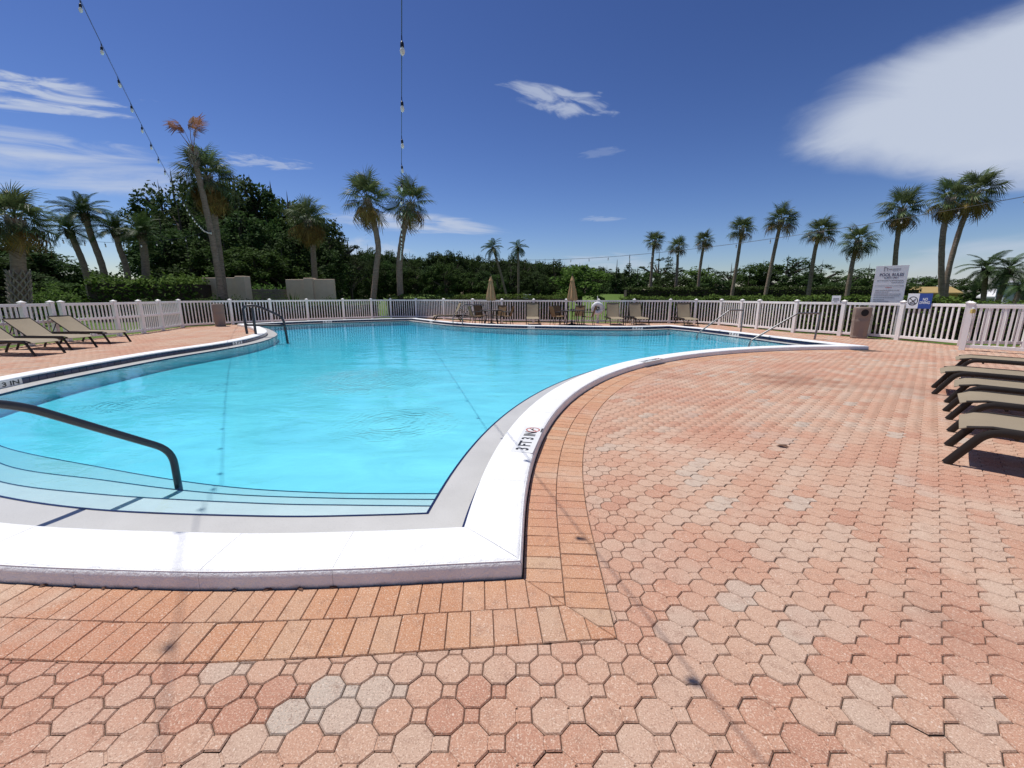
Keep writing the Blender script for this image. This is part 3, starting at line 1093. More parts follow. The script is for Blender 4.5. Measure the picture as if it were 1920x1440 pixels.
ox, oy = 0.043, 1.253
gx = np.arange(-90, 96) * LP + ox
gy = np.arange(-6, 146) * LP + oy
CX, CY = np.meshgrid(gx, gy)
C = np.stack([CX.ravel(), CY.ravel()], axis=1)
keep = (np.abs(C[:, 0]) < 1.55 * (C[:, 1] + 1.6) + 0.4) & (C[:, 1] > 0.25)
C = C[keep]
cc = C + np.array([-LP / 4, -LP / 4])
C = C[inside(cc, DA, DB)]
cc = C + np.array([-LP / 4, -LP / 4])
ins = inside(cc, FA, FB)
dist, near = seg_dist(cc, FA, FB)
whole = C[(~ins) & (dist > 0.24)]
edge = C[dist <= 0.24]

def clip(poly, a, n):
    """keep the side of the line through a where dot(p-a, n) > 0"""
    out = []
    for k in range(len(poly)):
        p, q = poly[k - 1], poly[k]
        dp, dq = (p - a).dot(n), (q - a).dot(n)
        if dp >= 0:
            out.append(p)
        if (dp >= 0) != (dq >= 0):
            out.append(p.lerp(q, dp / (dp - dq)))
    return out

def area(poly):
    return 0.5 * sum(poly[k - 1].x * poly[k].y - poly[k].x * poly[k - 1].y for k in range(len(poly)))

def clean(poly):
    out = []
    for p in poly:
        if not out or (p - out[-1]).length > 0.004:
            out.append(p)
    if len(out) > 2 and (out[0] - out[-1]).length <= 0.004:
        out.pop()
    return out

# order whole pavers by how large they show in the photo
def proj_size(p):
    d = Vector((p[0], p[1], 0)) - Vector((0, 0, EYE))
    zc = d.y * CP - d.z * SP
    yc = d.y * SP + d.z * CP
    if zc < 0.1:
        return 0
    u, v = d.x / zc * F + 960, 720 - yc / zc * F
    if not (-40 < u < 1960 and 300 < v < 1480):
        return 0
    return EYE / (zc ** 3)
size = np.array([proj_size(p) for p in whole])
order = np.argsort(-size)
nrng = np.random.default_rng(11)
for k in order[:300]:
    x, y = whole[k]
    o = mesh_obj('paver', paver_me, None, deck)
    o.location = (x, y, rng.gauss(0, 0.0011))
    o.rotation_euler = (rng.gauss(0, 0.006), rng.gauss(0, 0.006), rng.gauss(0, 0.004))
rest = whole[order[300:]]
n = len(rest)
T = np.repeat(PV[None], n, axis=0)
tx = nrng.normal(0, 0.006, n)[:, None]
ty = nrng.normal(0, 0.006, n)[:, None]
T[:, :, 2] += nrng.normal(0, 0.0011, n)[:, None] + T[:, :, 0] * tx + T[:, :, 1] * ty
T[:, :, 0] += rest[:, 0:1]
T[:, :, 1] += rest[:, 1:2]
nv = len(PV)
mbv = T.reshape(-1, 3)
faces_flat, starts, cur = [], [], 0
base_loops = np.concatenate([np.array(f) for f in PF])
base_starts = np.cumsum([0] + [len(f) for f in PF[:-1]])
nl = len(base_loops)
loops = (base_loops[None] + (np.arange(n) * nv)[:, None]).ravel()
starts = (base_starts[None] + (np.arange(n) * nl)[:, None]).ravel()
me = bpy.data.meshes.new('paver_field')
me.vertices.add(len(mbv))
me.vertices.foreach_set('co', mbv.astype(np.float32).ravel())
me.loops.add(len(loops))
me.loops.foreach_set('vertex_index', loops.astype(np.int32))
me.polygons.add(len(starts))
me.polygons.foreach_set('loop_start', starts.astype(np.int32))
me.update(calc_edges=True)
at = me.attributes.new('rnd', 'FLOAT', 'POINT')
at.data.foreach_set('value', np.repeat(nrng.random(n), nv).astype(np.float32))
me.materials.append(M['paver'])
tag(mesh_obj('paver_field', me, None, deck), kind='stuff')
# cut pavers along the border
mb, rnd = MB(), []
P2 = [p for c_ in edge for p in pieces_of(c_[0], c_[1])]
own = [k for k, c_ in enumerate(edge) for _ in range(4)]
pc = np.array([[sum(p.x for p in q) / len(q), sum(p.y for p in q) / len(q)] for q in P2])
pin = inside(pc, FA, FB)
pd, pk = seg_dist(pc, FA, FB)
rk = nrng.random(len(edge))
for q, poly in enumerate(P2):
    if pin[q] and pd[q] > 0.1:
        continue
    if pd[q] < 0.1:
        a, b = FIELD[pk[q]], FIELD[(pk[q] + 1) % NV]
        t = (b - a).normalized()
        poly = clip(poly, a, Vector((t.y, -t.x)))
        poly = clean(poly)
        if len(poly) < 3 or area(poly) < 0.00025:
            continue
    b0 = len(mb.v)
    piece(mb, poly, nrng.normal(0, 0.0008))
    rnd += [rk[own[q]]] * (len(mb.v) - b0)
o = mb.build('cut_paver', M['paver'], deck, smooth=False)
at = o.data.attributes.new('rnd', 'FLOAT', 'POINT')
at.data.foreach_set('value', np.array(rnd, dtype=np.float32))
tag(o, kind='stuff')

# border bricks in two soldier courses round the near and right coping
def brick_run(run, corner_end, tip_len):
    pts = [p.copy() for p in run]
    if corner_end == 'end':
        t = (pts[-1] - pts[-2]).normalized()
        pts += [pts[-1] + t * (0.05 * k) for k in range(1, 22)]
    else:
        t = (pts[1] - pts[0]).normalized()
        pts = [pts[0] - t * (0.05 * k) for k in range(21, 0, -1)] + pts
    return pts
corner = INNER[RUN_START[1]]
oc = offset_poly(INNER, 1.0)[RUN_START[1]]
diag = (oc - corner).normalized()
bricks = []
for run_id, end in ((0, 'end'), (1, 'start')):
    base = brick_run(RUNS[run_id], end, 1)
    for row in range(2):
        o0 = COP_W + 0.006 + row * BW
        o1 = o0 + BW - 0.001
        nrm = []
        for k in range(len(base)):
            t = (base[min(k + 1, len(base) - 1)] - base[max(k - 1, 0)]).normalized()
            nrm.append(Vector((t.y, -t.x)))
        cen = [p + n_ * ((o0 + o1) / 2) for p, n_ in zip(base, nrm)]
        L = [0.0]
        for a, b in zip(cen, cen[1:]):
            L.append(L[-1] + (b - a).length)
        def at_s(s_):
            j = max(0, min(len(L) - 2, next((q for q in range(len(L) - 1) if L[q + 1] >= s_), len(L) - 2)))
            t = (s_ - L[j]) / (L[j + 1] - L[j])
            p = base[j].lerp(base[j + 1], t)
            n_ = nrm[j].lerp(nrm[j + 1], t).normalized()
            return p, n_
        s_ = 0.03 * row
        while s_ < L[-1] - 0.11:
            wdt = 0.103 + rng.gauss(0, 0.0012)
            p0, n0 = at_s(s_)
            p1, n1 = at_s(s_ + wdt)
            s_ += wdt
            poly = [p0 + n0 * o1, p1 + n1 * o1, p1 + n1 * o0, p0 + n0 * o0]
            if run_id == 0:
                side = Vector((diag.y, -diag.x))
                side = side if (Vector((-3, 1.5)) - corner).dot(side) > 0 else -side
            else:
                side = Vector((diag.y, -diag.x))
                side = side if (Vector((1, 3)) - corner).dot(side) > 0 else -side
            if min((v - corner).dot(side) for v in poly) < 0.003:
                poly = clean(clip(poly, corner, side))
            if len(poly) < 3 or area(poly) < 0.0009:
                continue
            bricks.append(poly)
bricks.sort(key=lambda q: -proj_size((sum(p.x for p in q) / len(q), sum(p.y for p in q) / len(q))))
mb, rnd = MB(), []
for k, poly in enumerate(bricks):
    cpt = sum(poly, Vector((0, 0))) / len(poly)
    if k < 300:
        m1 = MB()
        piece(m1, [p - cpt for p in poly], 0, 0.006, 0.0011, 0.003)
        o = m1.build('brick', M['brick'], deck, smooth=False)
        o.location = (cpt.x, cpt.y, rng.gauss(0, 0.0010))
        o.rotation_euler = (rng.gauss(0, 0.006), rng.gauss(0, 0.006), 0)
    else:
        b0 = len(mb.v)
        piece(mb, poly, 0, 0.006, 0.0011, 0.003)
        rnd += [rng.random()] * (len(mb.v) - b0)
if mb.v:
    o = mb.build('border_brick', M['brick'], deck, smooth=False)
    at = o.data.attributes.new('rnd', 'FLOAT', 'POINT')
    at.data.foreach_set('value', np.array(rnd, dtype=np.float32))
    tag(o, kind='stuff')
# ------------------------------------------------------------------ fence
H_F = 1.20
def shared(name, mat, fn, smooth=False):
    mb = MB()
    fn(mb)
    return mb.mesh(name, mat, smooth)
def post_fn(mb):
    mb.cbox((0, 0, 0.61), (0.115, 0.115, 1.22), 0.006)
POST_ME = shared('post', M['vinyl'], post_fn)
def cap_fn(mb):
    mb.cbox((0, 0, 1.235), (0.145, 0.145, 0.03), 0.006)
    mb.add([(-0.06, -0.06, 1.25), (0.06, -0.06, 1.25), (0.06, 0.06, 1.25), (-0.06, 0.06, 1.25), (0, 0, 1.29)], [(0, 1, 4), (1, 2, 4), (2, 3, 4), (3, 0, 4)])
CAP_ME = shared('post_cap', M['vinyl'], cap_fn)
PICKET_ME = shared('picket', M['vinyl'], lambda mb: mb.cbox((0, 0, 0.61), (0.042, 0.03, 1.02), 0.004))

def fence(name, label, pts, midrail=(), start_post=True, skip=(), step=0.142, end_post=True):
    root = thing(name, label, 'fence', (pts[0][0], pts[0][1], 0))
    org = Vector((pts[0][0], pts[0][1], 0))
    for k, p in enumerate(pts):
        if (k == 0 and not start_post) or (k == len(pts) - 1 and not end_post):
            continue
        a = Vector(pts[max(0, k - 1)]); b = Vector(pts[min(len(pts) - 1, k + 1)])
        ang = math.atan2((b - a).y, (b - a).x)
        o = mesh_obj('post', POST_ME, None, root)
        o.location = Vector((p[0], p[1], 0)) - org
        o.rotation_euler = (0, 0, ang)
        c = mesh_obj('post_cap', CAP_ME, None, o)
    for k in range(len(pts) - 1):
        if k in skip:
            continue
        a, b = Vector((*pts[k], 0)), Vector((*pts[k + 1], 0))
        d = b - a
        ln = d.length
        t = d / ln
        ang = math.atan2(d.y, d.x)
        cen = (a + b) / 2 - org
        levels = [(1.155, 0.085), (0.115, 0.085)] + ([(0.66, 0.08)] if k in midrail else [])
        for z, hh in levels:
            mb = MB().cbox((0, 0, 0), (ln - 0.118, 0.05, hh), 0.004)
            o = mb.build('rail', M['vinyl'], root, smooth=False)
            o.location = (cen.x, cen.y, z)
            o.rotation_euler = (0, 0, ang)
        n = max(1, int(round((ln - 0.115) / step)) - 1)
        for q in range(n):
            s_ = 0.0575 + (ln - 0.115) * (q + 1) / (n + 1)
            o = mesh_obj('picket', PICKET_ME, None, root)
            o.location = a + t * s_ - org
            o.rotation_euler = (0, 0, ang)
    return root
fence('picket_fence', 'white vinyl picket fence behind the tan loungers, shaded side with a middle rail', FENCE_L, midrail=range(0, 8), skip=(3,), end_post=False)
fence('picket_fence', 'long white vinyl picket fence across the far side of the pool', FENCE_F)
fence('picket_fence', 'white picket fence along the right deck edge, behind the bin and signs', FENCE_R, start_post=False)
gate_pts = [(12.06, 11.04), (13.05, 9.75), (14.1, 8.5)]
gate = fence('picket_fence', 'white fence piece behind the right loungers, its post carrying a yellow box', gate_pts)
o = MB().cbox((0, 0, 0), (0.09, 0.05, 0.10), 0.01).build('alarm_box', M['yellow'], gate, smooth=False)
o.location = (-0.02, -0.085, 1.03)
o = MB().lathe([(0.012, 0), (0.03, 0.01), (0.03, 0.03), (0.01, 0.045)], 10).build('alarm_dome', M['white_tile'], o)
o.location = (0, 0, 0.05)

# ------------------------------------------------------------------ loungers
def sling_bed(x0, x1, z, droop=0.0, w=0.60, n=14):
    mb = MB()
    vs = []
    for k in range(n + 1):
        x = x0 + (x1 - x0) * k / n
        edge = max(0.0, (x0 + 0.16 - x) / 0.16)
        for j in range(7):
            y = -w / 2 + w * j / 6
            sag = 0.022 * (1 - (2 * j / 6 - 1) ** 2) * math.sin(math.pi * min(1, max(0.0, (k + 1.5) / (n + 3))))
            vs.append((x, y, z - sag - droop * edge ** 2))
    fs = [(k * 7 + j, (k + 1) * 7 + j, (k + 1) * 7 + j + 1, k * 7 + j + 1) for k in range(n) for j in range(6)]
    m = len(vs)
    vs += [(x, y, zz - 0.008) for x, y, zz in vs]
    fs += [tuple(m + i for i in reversed(f)) for f in fs]
    per = [j for j in range(7)] + [k * 7 + 6 for k in range(1, n + 1)] + [n * 7 + j for j in range(5, -1, -1)] + [k * 7 for k in range(n - 1, 0, -1)]
    for q in range(len(per)):
        a, b = per[q], per[(q + 1) % len(per)]
        fs.append((b, a, m + a, m + b))
    return mb.add(vs, fs)

def make_lounger(back_deg, label, sling, group, joint=1.22):
    """foot end at the origin, head towards +x"""
    root = thing('sun_lounger', label, 'sun lounger', group=group)
    HZ = 0.37
    sling_bed(-0.02, joint - 0.02, HZ, 0.05).build('seat_sling', sling, root)
    for sy in (-1, 1):
        y = sy * 0.315
        MB().tube(bend([(-0.05, y, 0.0), (0.14, y, 0.335), (0.42, y, 0.345), (1.92, y, 0.33)], 0.10, 6), 0.030, 8, flat=(1.15, 0.7)).build('side_rail', M['bronze'], root)
        MB().tube(bend([(1.30, y, 0.33), (1.48, y, 0.20), (1.60, y, 0.0)], 0.08), 0.028, 8, flat=(1.15, 0.7)).build('leg', M['bronze'], root)
        MB().tube([(0.02, y * 0.98, HZ - 0.03), (0.16, y * 0.98, HZ - 0.002), (joint, y * 0.98, HZ - 0.002)], 0.014, 6).build('sling_rail', M['bronze'], root)
    MB().tube([(0.30, -0.31, 0.30), (0.30, 0.31, 0.30)], 0.015, 6).build('cross_bar', M['bronze'], root)
    MB().tube([(1.40, -0.31, 0.25), (1.40, 0.31, 0.25)], 0.015, 6).build('cross_bar', M['bronze'], root)
    a = R(back_deg)
    ln = 0.76
    back = MB()
    ax = Vector((math.cos(a), 0, math.sin(a)))
    nz = Vector((-math.sin(a), 0, math.cos(a)))
    b0 = Vector((joint, 0, HZ - 0.004))
    vs, fs = [], []
    n = 8
    for k in range(n + 1):
        s_ = ln * k / n
        for j in range(7):
            y = -0.30 + 0.60 * j / 6
            sag = 0.025 * (1 - (2 * j / 6 - 1) ** 2) * math.sin(math.pi * (k + 0.6) / (n + 1.2))
            vs.append(b0 + ax * s_ - nz * sag + Vector((0, y, 0)))
    m = len(vs)
    vs += [v - nz * 0.008 for v in vs]
    f0 = [(k * 7 + j, (k + 1) * 7 + j, (k + 1) * 7 + j + 1, k * 7 + j + 1) for k in range(n) for j in range(6)]
    fs = f0 + [tuple(m + i for i in reversed(f)) for f in f0]
    per = [j for j in range(7)] + [k * 7 + 6 for k in range(1, n + 1)] + [n * 7 + j for j in range(5, -1, -1)] + [k * 7 for k in range(n - 1, 0, -1)]
    for q in range(len(per)):
        fs.append((per[(q + 1) % len(per)], per[q], m + per[q], m + per[(q + 1) % len(per)]))
    back.add(vs, fs).build('back_sling', sling, root)
    fr = MB()
    q = [b0 + Vector((0, -0.31, 0)), b0 + ax * (ln + 0.01) + Vector((0, -0.31, 0)), b0 + ax * (ln + 0.01) + Vector((0, 0.31, 0)), b0 + Vector((0, 0.31, 0))]
    fr.tube(bend(q, 0.05), 0.014, 6)
    fr.build('back_frame', M['bronze'], root)
    if back_deg > 8:
        mid_ = b0 + ax * 0.5
        for sy in (-1, 1):
            MB().tube([mid_ + Vector((0, sy * 0.26, -0.01)), (joint + 0.62, sy * 0.26, 0.33)], 0.012, 6).build('prop_bar', M['bronze'], root)
    return root

def place(o, x, y, ang, label=None):
    o.location = (x, y, 0)
    o.rotation_euler = (0, 0, ang)
    if label:
        o['label'] = label
    return o
# right hand row, nearly flat
p0 = make_lounger(6, 'tan sling lounger in the right hand row, nearest the camera', M['sling'], 'loungers in the row on the right of the deck')
right = [((3.785, 3.34), (4.24, 3.80), 'nearest lounger of the right hand row, whole bent front leg and shadow showing'),
         ((4.73, 4.24), (5.12, 4.63), 'second nearest lounger of the right hand row, close behind the first'),
         ((5.47, 5.0), (5.93, 5.45), 'middle lounger of the right hand row, tucked between two others'),
         ((6.23, 5.94), (6.7, 6.37), 'fourth nearest lounger of the right hand row, sticking out farthest towards the pool'),
         ((7.76, 7.18), (8.25, 7.62), 'farthest lounger of the right hand row, next to the white fence corner')]
for k, (a, b, lb) in enumerate(right):
    o = p0 if k == 0 else copy_tree(p0)
    c_ = (Vector(a) + Vector(b)) / 2
    place(o, c_.x + 0.02, c_.y - 0.02, R(-45.5 + rng.uniform(-1.5, 1.5)), lb)
# left hand row, backs raised
p1 = make_lounger(36, 'tan sling lounger with raised back in the left hand row, farthest from the camera', M['sling'], 'loungers with raised backs on the left of the deck')
left = [((-12.15, 12.78), 176, 'farthest lounger of the left hand row, raised back against the fence'),
        ((-11.8, 11.33), 175, 'middle lounger of the left hand row, its back cut by the photo edge'),
        ((-11.45, 10.15), 176, 'nearest lounger of the left hand row, only the foot end showing')]
for k, (a, deg, lb) in enumerate(left):
    place(p1 if k == 0 else copy_tree(p1), a[0], a[1], R(deg), lb)
# across the pool, backs up
p2 = make_lounger(66, 'far', M['sling'], 'loungers with upright backs across the pool')
far = [(1.02, 20.55, 88, 'upright lounger across the pool between the two umbrella tables'),
       (5.15, 20.45, 86, 'upright lounger across the pool, first to the right of the life ring'),
       (6.42, 20.5, 90, 'upright lounger across the pool, second to the right of the life ring'),
       (8.55, 19.9, 84, 'upright lounger across the pool, last on the right beside a handrail')]
for k, (x, y, deg, lb) in enumerate(far):
    place(p2 if k == 0 else copy_tree(p2), x, y, R(deg), lb)
place(copy_tree(p2), -4.35, 23.2, R(20), 'upright lounger seen from the side across the pool, left of the pool ladder')

# ------------------------------------------------------------------ patio sets and umbrellas
def make_table(label, group):
    root = thing('patio_table', label, 'table', group=group)
    MB().lathe([(0.50, 0.70), (0.56, 0.705), (0.56, 0.725), (0.50, 0.73), (0.03, 0.73)], 28).build('tabletop', M['glass_top'], root)
    MB().lathe([(0.57, 0.70), (0.585, 0.705), (0.585, 0.725), (0.57, 0.735), (0.555, 0.725)], 28, caps=False).build('rim', M['bronze'], root)
    for k in range(4):
        a = R(45 + 90 * k)
        c_, s_ = math.cos(a), math.sin(a)
        MB().tube(bend([(0.48 * c_, 0.48 * s_, 0.0), (0.34 * c_, 0.34 * s_, 0.38), (0.44 * c_, 0.44 * s_, 0.70)], 0.2), 0.02, 6).build('leg', M['bronze'], root)
    return root
def make_umbrella(label, group):
    root = thing('patio_umbrella', label, 'umbrella', group=group)
    MB().lathe([(0.26, 0.0), (0.26, 0.03), (0.20, 0.06), (0.05, 0.09), (0.035, 0.25)], 20).build('base', M['bronze'], root)
    MB().tube([(0, 0, 0.2), (0, 0, 2.42)], 0.02, 8).build('pole', M['bronze'], root)
    # folded canopy with pleats
    n = 32
    prof = [(0.035, 2.36), (0.055, 2.25), (0.085, 2.10), (0.12, 1.9), (0.165, 1.65), (0.205, 1.4), (0.225, 1.25), (0.205, 1.2)]
    vs, fs = [], []
    for r_, z in prof:
        for k in range(n):
            a = 2 * math.pi * k / n
            rr = r_ * (1 + 0.16 * math.cos(8 * a) + 0.05 * math.sin(3 * a + z * 3))
            vs.append((rr * math.cos(a), rr * math.sin(a), z + (0.02 * math.cos(8 * a) if z < 1.22 else 0)))
    for i_ in range(len(prof) - 1):
        for k in range(n):
            k2 = (k + 1) % n
            fs.append((i_ * n + k, (i_ + 1) * n + k, (i_ + 1) * n + k2, i_ * n + k2))
    fs.append(tuple(range(n)))
    MB().add(vs, fs).build('canopy', M['canvas'], root)
    vs = [(0.01, 0.01, 2.44)]
    m = 16
    for k in range(m):
        a = 2 * math.pi * k / m
        rr = 0.125 if k % 2 else 0.095
        vs.append((rr * math.cos(a), rr * math.sin(a), 2.13 if k % 2 else 2.17))
    MB().add(vs, [(0, 1 + k, 1 + (k + 1) % m) for k in range(m)]).build('vent_cap', M['canvas'], root)
    MB().lathe([(0.02, 2.42), (0.03, 2.45), (0.012, 2.49)], 8).build('finial', M['bronze'], root)
    return root
def make_chair(label, group):
    """seat faces +x"""
    root = thing('patio_chair', label, 'chair', group=group)
    mb = MB().cbox((0, 0, 0.43), (0.46, 0.48, 0.02), 0.008)
    mb.build('seat', M['sling_brown'], root)
    mb = MB()
    vs = [(-0.22, y, 0.44) for y in (-0.235, 0, 0.235)] + [(-0.30, y - 0, 0.70) for y in (-0.235, 0, 0.235)] + [(-0.37, y, 0.92) for y in (-0.235, 0, 0.235)]
    vs = [(x - (0.02 if abs(y) < 0.1 else 0), y, z) for x, y, z in vs]
    k0 = len(vs)
    vs += [(x - 0.015, y, z) for x, y, z in vs]
    f0 = [(0, 1, 4, 3), (1, 2, 5, 4), (3, 4, 7, 6), (4, 5, 8, 7)]
    mb.add(vs, f0 + [tuple(k0 + i for i in reversed(f)) for f in f0] + [(0, 3, 12, 9), (3, 6, 15, 12), (2, 11, 14, 5), (5, 14, 17, 8), (6, 7, 16, 15), (7, 8, 17, 16)])
    mb.build('backrest', M['sling_brown'], root)
    for sy in (-1, 1):
        y = sy * 0.25
        MB().tube(bend([(0.24, y, 0.0), (0.22, y, 0.43), (0.20, y, 0.65), (-0.26, y, 0.64)], 0.06), 0.015, 6).build('arm', M['bronze'], root)
        MB().tube(bend([(-0.30, y, 0.0), (-0.22, y, 0.43), (-0.38, y, 0.95)], 0.1), 0.015, 6).build('leg', M['bronze'], root)
        MB().tube([(-0.24, y, 0.42), (0.22, y, 0.42)], 0.014, 6).build('seat_rail', M['bronze'], root)
    MB().tube([(-0.375, -0.25, 0.94), (-0.375, 0.25, 0.94)], 0.014, 6).build('top_rail', M['bronze'], root)
    return root
GT = 'patio sets across the pool'
t0 = make_table('dark round patio table under the left closed umbrella', 'round patio tables')
t1 = copy_tree(t0)
t1['label'] = 'dark round patio table under the right closed umbrella, beside the life ring'
u0 = make_umbrella('closed tan umbrella on the left patio table', 'closed patio umbrellas')
u1 = copy_tree(u0)
u1['label'] = 'closed tan umbrella on the right patio table, near the life ring'
ch = make_chair('chair', 'patio chairs round the umbrella tables')
TP = [(-1.05, 21.2), (2.98, 20.75)]
first_chair = True
sides = {200: 'on its left', 345: 'on its right', 60: 'behind it to the right', 130: 'behind it to the left'}
for (tx_, ty_), t_, u_, nm in zip(TP, (t0, t1), (u0, u1), ('left', 'right')):
    t_.location = (tx_, ty_, 0)
    u_.location = (tx_, ty_, 0)
    for deg in (200, 345, 60, 130):
        o = ch if first_chair else copy_tree(ch)
        first_chair = False
        a = R(deg)
        place(o, tx_ + 0.78 * math.cos(a), ty_ + 0.62 * math.sin(a), a + math.pi + R(rng.uniform(-12, 12)),
              'brown sling patio chair at the %s umbrella table, %s' % (nm, sides[deg]))
u0.rotation_euler = (R(1.0), 0, 0)
u1.rotation_euler = (0, R(-1.2), R(30))
root = thing('side_table', 'small dark side table between two upright loungers across the pool', 'table', (5.8, 20.75, 0))
MB().cbox((0, 0, 0.42), (0.45, 0.45, 0.03), 0.006).build('tabletop', M['bronze'], root, smooth=False)
for sx in (-1, 1):
    for sy in (-1, 1):
        MB().tube([(sx * 0.2, sy * 0.2, 0), (sx * 0.19, sy * 0.19, 0.41)], 0.014, 6).build('leg', M['bronze'], root)

# life ring on its post in front of the fence
root = thing('life_ring', 'white life ring hanging on the far fence', 'life ring', (4.52, 22.2, 0))
n, m = 36, 12
vs, fs = [], []
for i_ in range(n):
    a = 2 * math.pi * i_ / n
    for k in range(m):
        b = 2 * math.pi * k / m
        rr = 0.225 + 0.115 * math.cos(b)
        vs.append((rr * math.cos(a), 0.075 * math.sin(b), 0.78 + rr * math.sin(a)))
for i_ in range(n):
    for k in range(m):
        fs.append((i_ * m + k, i_ * m + (k + 1) % m, ((i_ + 1) % n) * m + (k + 1) % m, ((i_ + 1) % n) * m + k))
MB().add(vs, fs).build('ring', M['foam_white'], root)
mb = MB()
for k in range(7):
    vs = []
    for q in range(20):
        a = 2 * math.pi * q / 19
        rr = 0.09 - 0.006 * k + 0.012 * math.sin(3 * a + k)
        vs.append((rr * math.cos(a), -0.02 - 0.008 * k, 0.78 + rr * math.sin(a)))
    mb.tube(vs, 0.008, 5, caps=False)
mb.build('rope_coil', M['rail_dark'], root)
mb = MB()
for k in range(4):
    a = R(45 + 90 * k)
    mb.box((0.225 * math.cos(a), 0, 0.78 + 0.225 * math.sin(a)), (0.05, 0.165, 0.25), (0, -a + R(90) * 0, 0))
mb.build('grab_band', M['foam_white'], root)
MB().tube([(0, 0.1, 0.02), (0, 0.1, 1.42)], 0.02, 8).build('pole', M['vinyl'], root)
MB().box((0, 0.05, 0.98), (0.06, 0.12, 0.03)).build('hook', M['vinyl'], root)

# ------------------------------------------------------------------ handrails
def rail_thing(label, base, paths, r, mat, group=None, plates=()):
    root = thing('handrail', label, 'handrail', base, group=group)
    b = Vector(base)
    for nm, pts, bd in paths:
        MB().tube([p - b for p in bend(pts, bd, 6)], r, 10).build(nm, mat, root)
    for p in plates:
        o = MB().lathe([(r * 2.4, 0), (r * 2.3, 0.012), (r * 1.2, 0.022)], 14).build('base_plate', mat, root)
        o.location = Vector(p) - b
    return root
rail_thing('dark metal handrail rising from the entry steps in the near corner of the pool', (-2.9, 3.33, -0.275),
           [('rail', [(-2.9, 3.33, -0.275), (-2.9, 3.33, 0.135), (-3.245, 2.63, 0.72), (-3.62, 1.87, 0.99), (-3.70, 1.70, 0.90), (-3.72, 1.66, 0.10)], 0.13)],
           0.028, M['rail_dark'], plates=[(-2.9, 3.33, -0.275), (-3.72, 1.66, 0.10)])
zc = 0.10
rail_thing('grey double post handrail curving into the water at the left deck tip', (-9.2, 14.6, zc),
           [('rail', [(-9.42, 14.75, zc), (-9.5, 14.8, 1.08), (-9.12, 15.0, 1.10), (-8.35, 15.25, 0.66), (-8.28, 15.25, -0.3)], 0.22),
            ('post', [(-9.05, 14.65, zc), (-9.08, 14.67, 1.02)], 0.1),
            ('mid_rail', [(-9.44, 14.75, 0.42), (-8.29, 15.25, 0.36)], 0.1)], 0.042, M['rail_dark'])
rail_thing('steel handrail bending down into the far right of the pool, the farther of the two', (9.0, 16.3, 0.0),
           [('rail', [(7.35, 16.45, -0.35), (7.35, 16.45, -0.04), (8.45, 16.3, 0.88), (9.0, 16.3, 0.88), (8.98, 16.3, 0.0)], 0.09)], 0.028, M['steel'],
           'pair of steel handrails on the right side of the pool')
rail_thing('steel handrail bending down into the right corner of the pool, the nearer of the two', (10.15, 13.85, 0.0),
           [('rail', [(8.0, 13.95, -0.35), (8.05, 13.95, -0.06), (9.45, 13.85, 0.86), (10.2, 13.85, 0.86), (10.13, 13.85, 0.0)], 0.09)], 0.030, M['steel'],
           'pair of steel handrails on the right side of the pool')
root = thing('pool_ladder', 'pale steel pool ladder rails at the far edge left of the umbrella tables', 'ladder', (-2.55, 21.1, 0))
bb = Vector((-2.55, 21.1, 0))
for dx, dy in ((-0.32, 0.15), (0.18, -0.1)):
    o_ = Vector((-2.55 + dx, 21.1 + dy, 0))
    pts = [o_ + Vector(q) for q in ((-0.1, -0.25, -0.35), (-0.1, -0.25, 0.42), (0.40, 0.30, 0.98), (0.9, 0.85, 0.98), (0.92, 0.87, 0.0))]
    MB().tube([p - bb for p in bend(pts, 0.1)], 0.024, 8).build('rail', M['steel'], root)
    MB().tube([o_ + Vector((-0.1, -0.25, 0.36)) - bb, o_ + Vector((0.91, 0.86, 0.36)) - bb], 0.018, 8).build('mid_rail', M['steel'], root)
for z in (-0.14, -0.36):
    MB().box((-0.17, -0.24, z), (0.5, 0.12, 0.03), (0, 0, R(-27))).build('step', M['steel'], root)

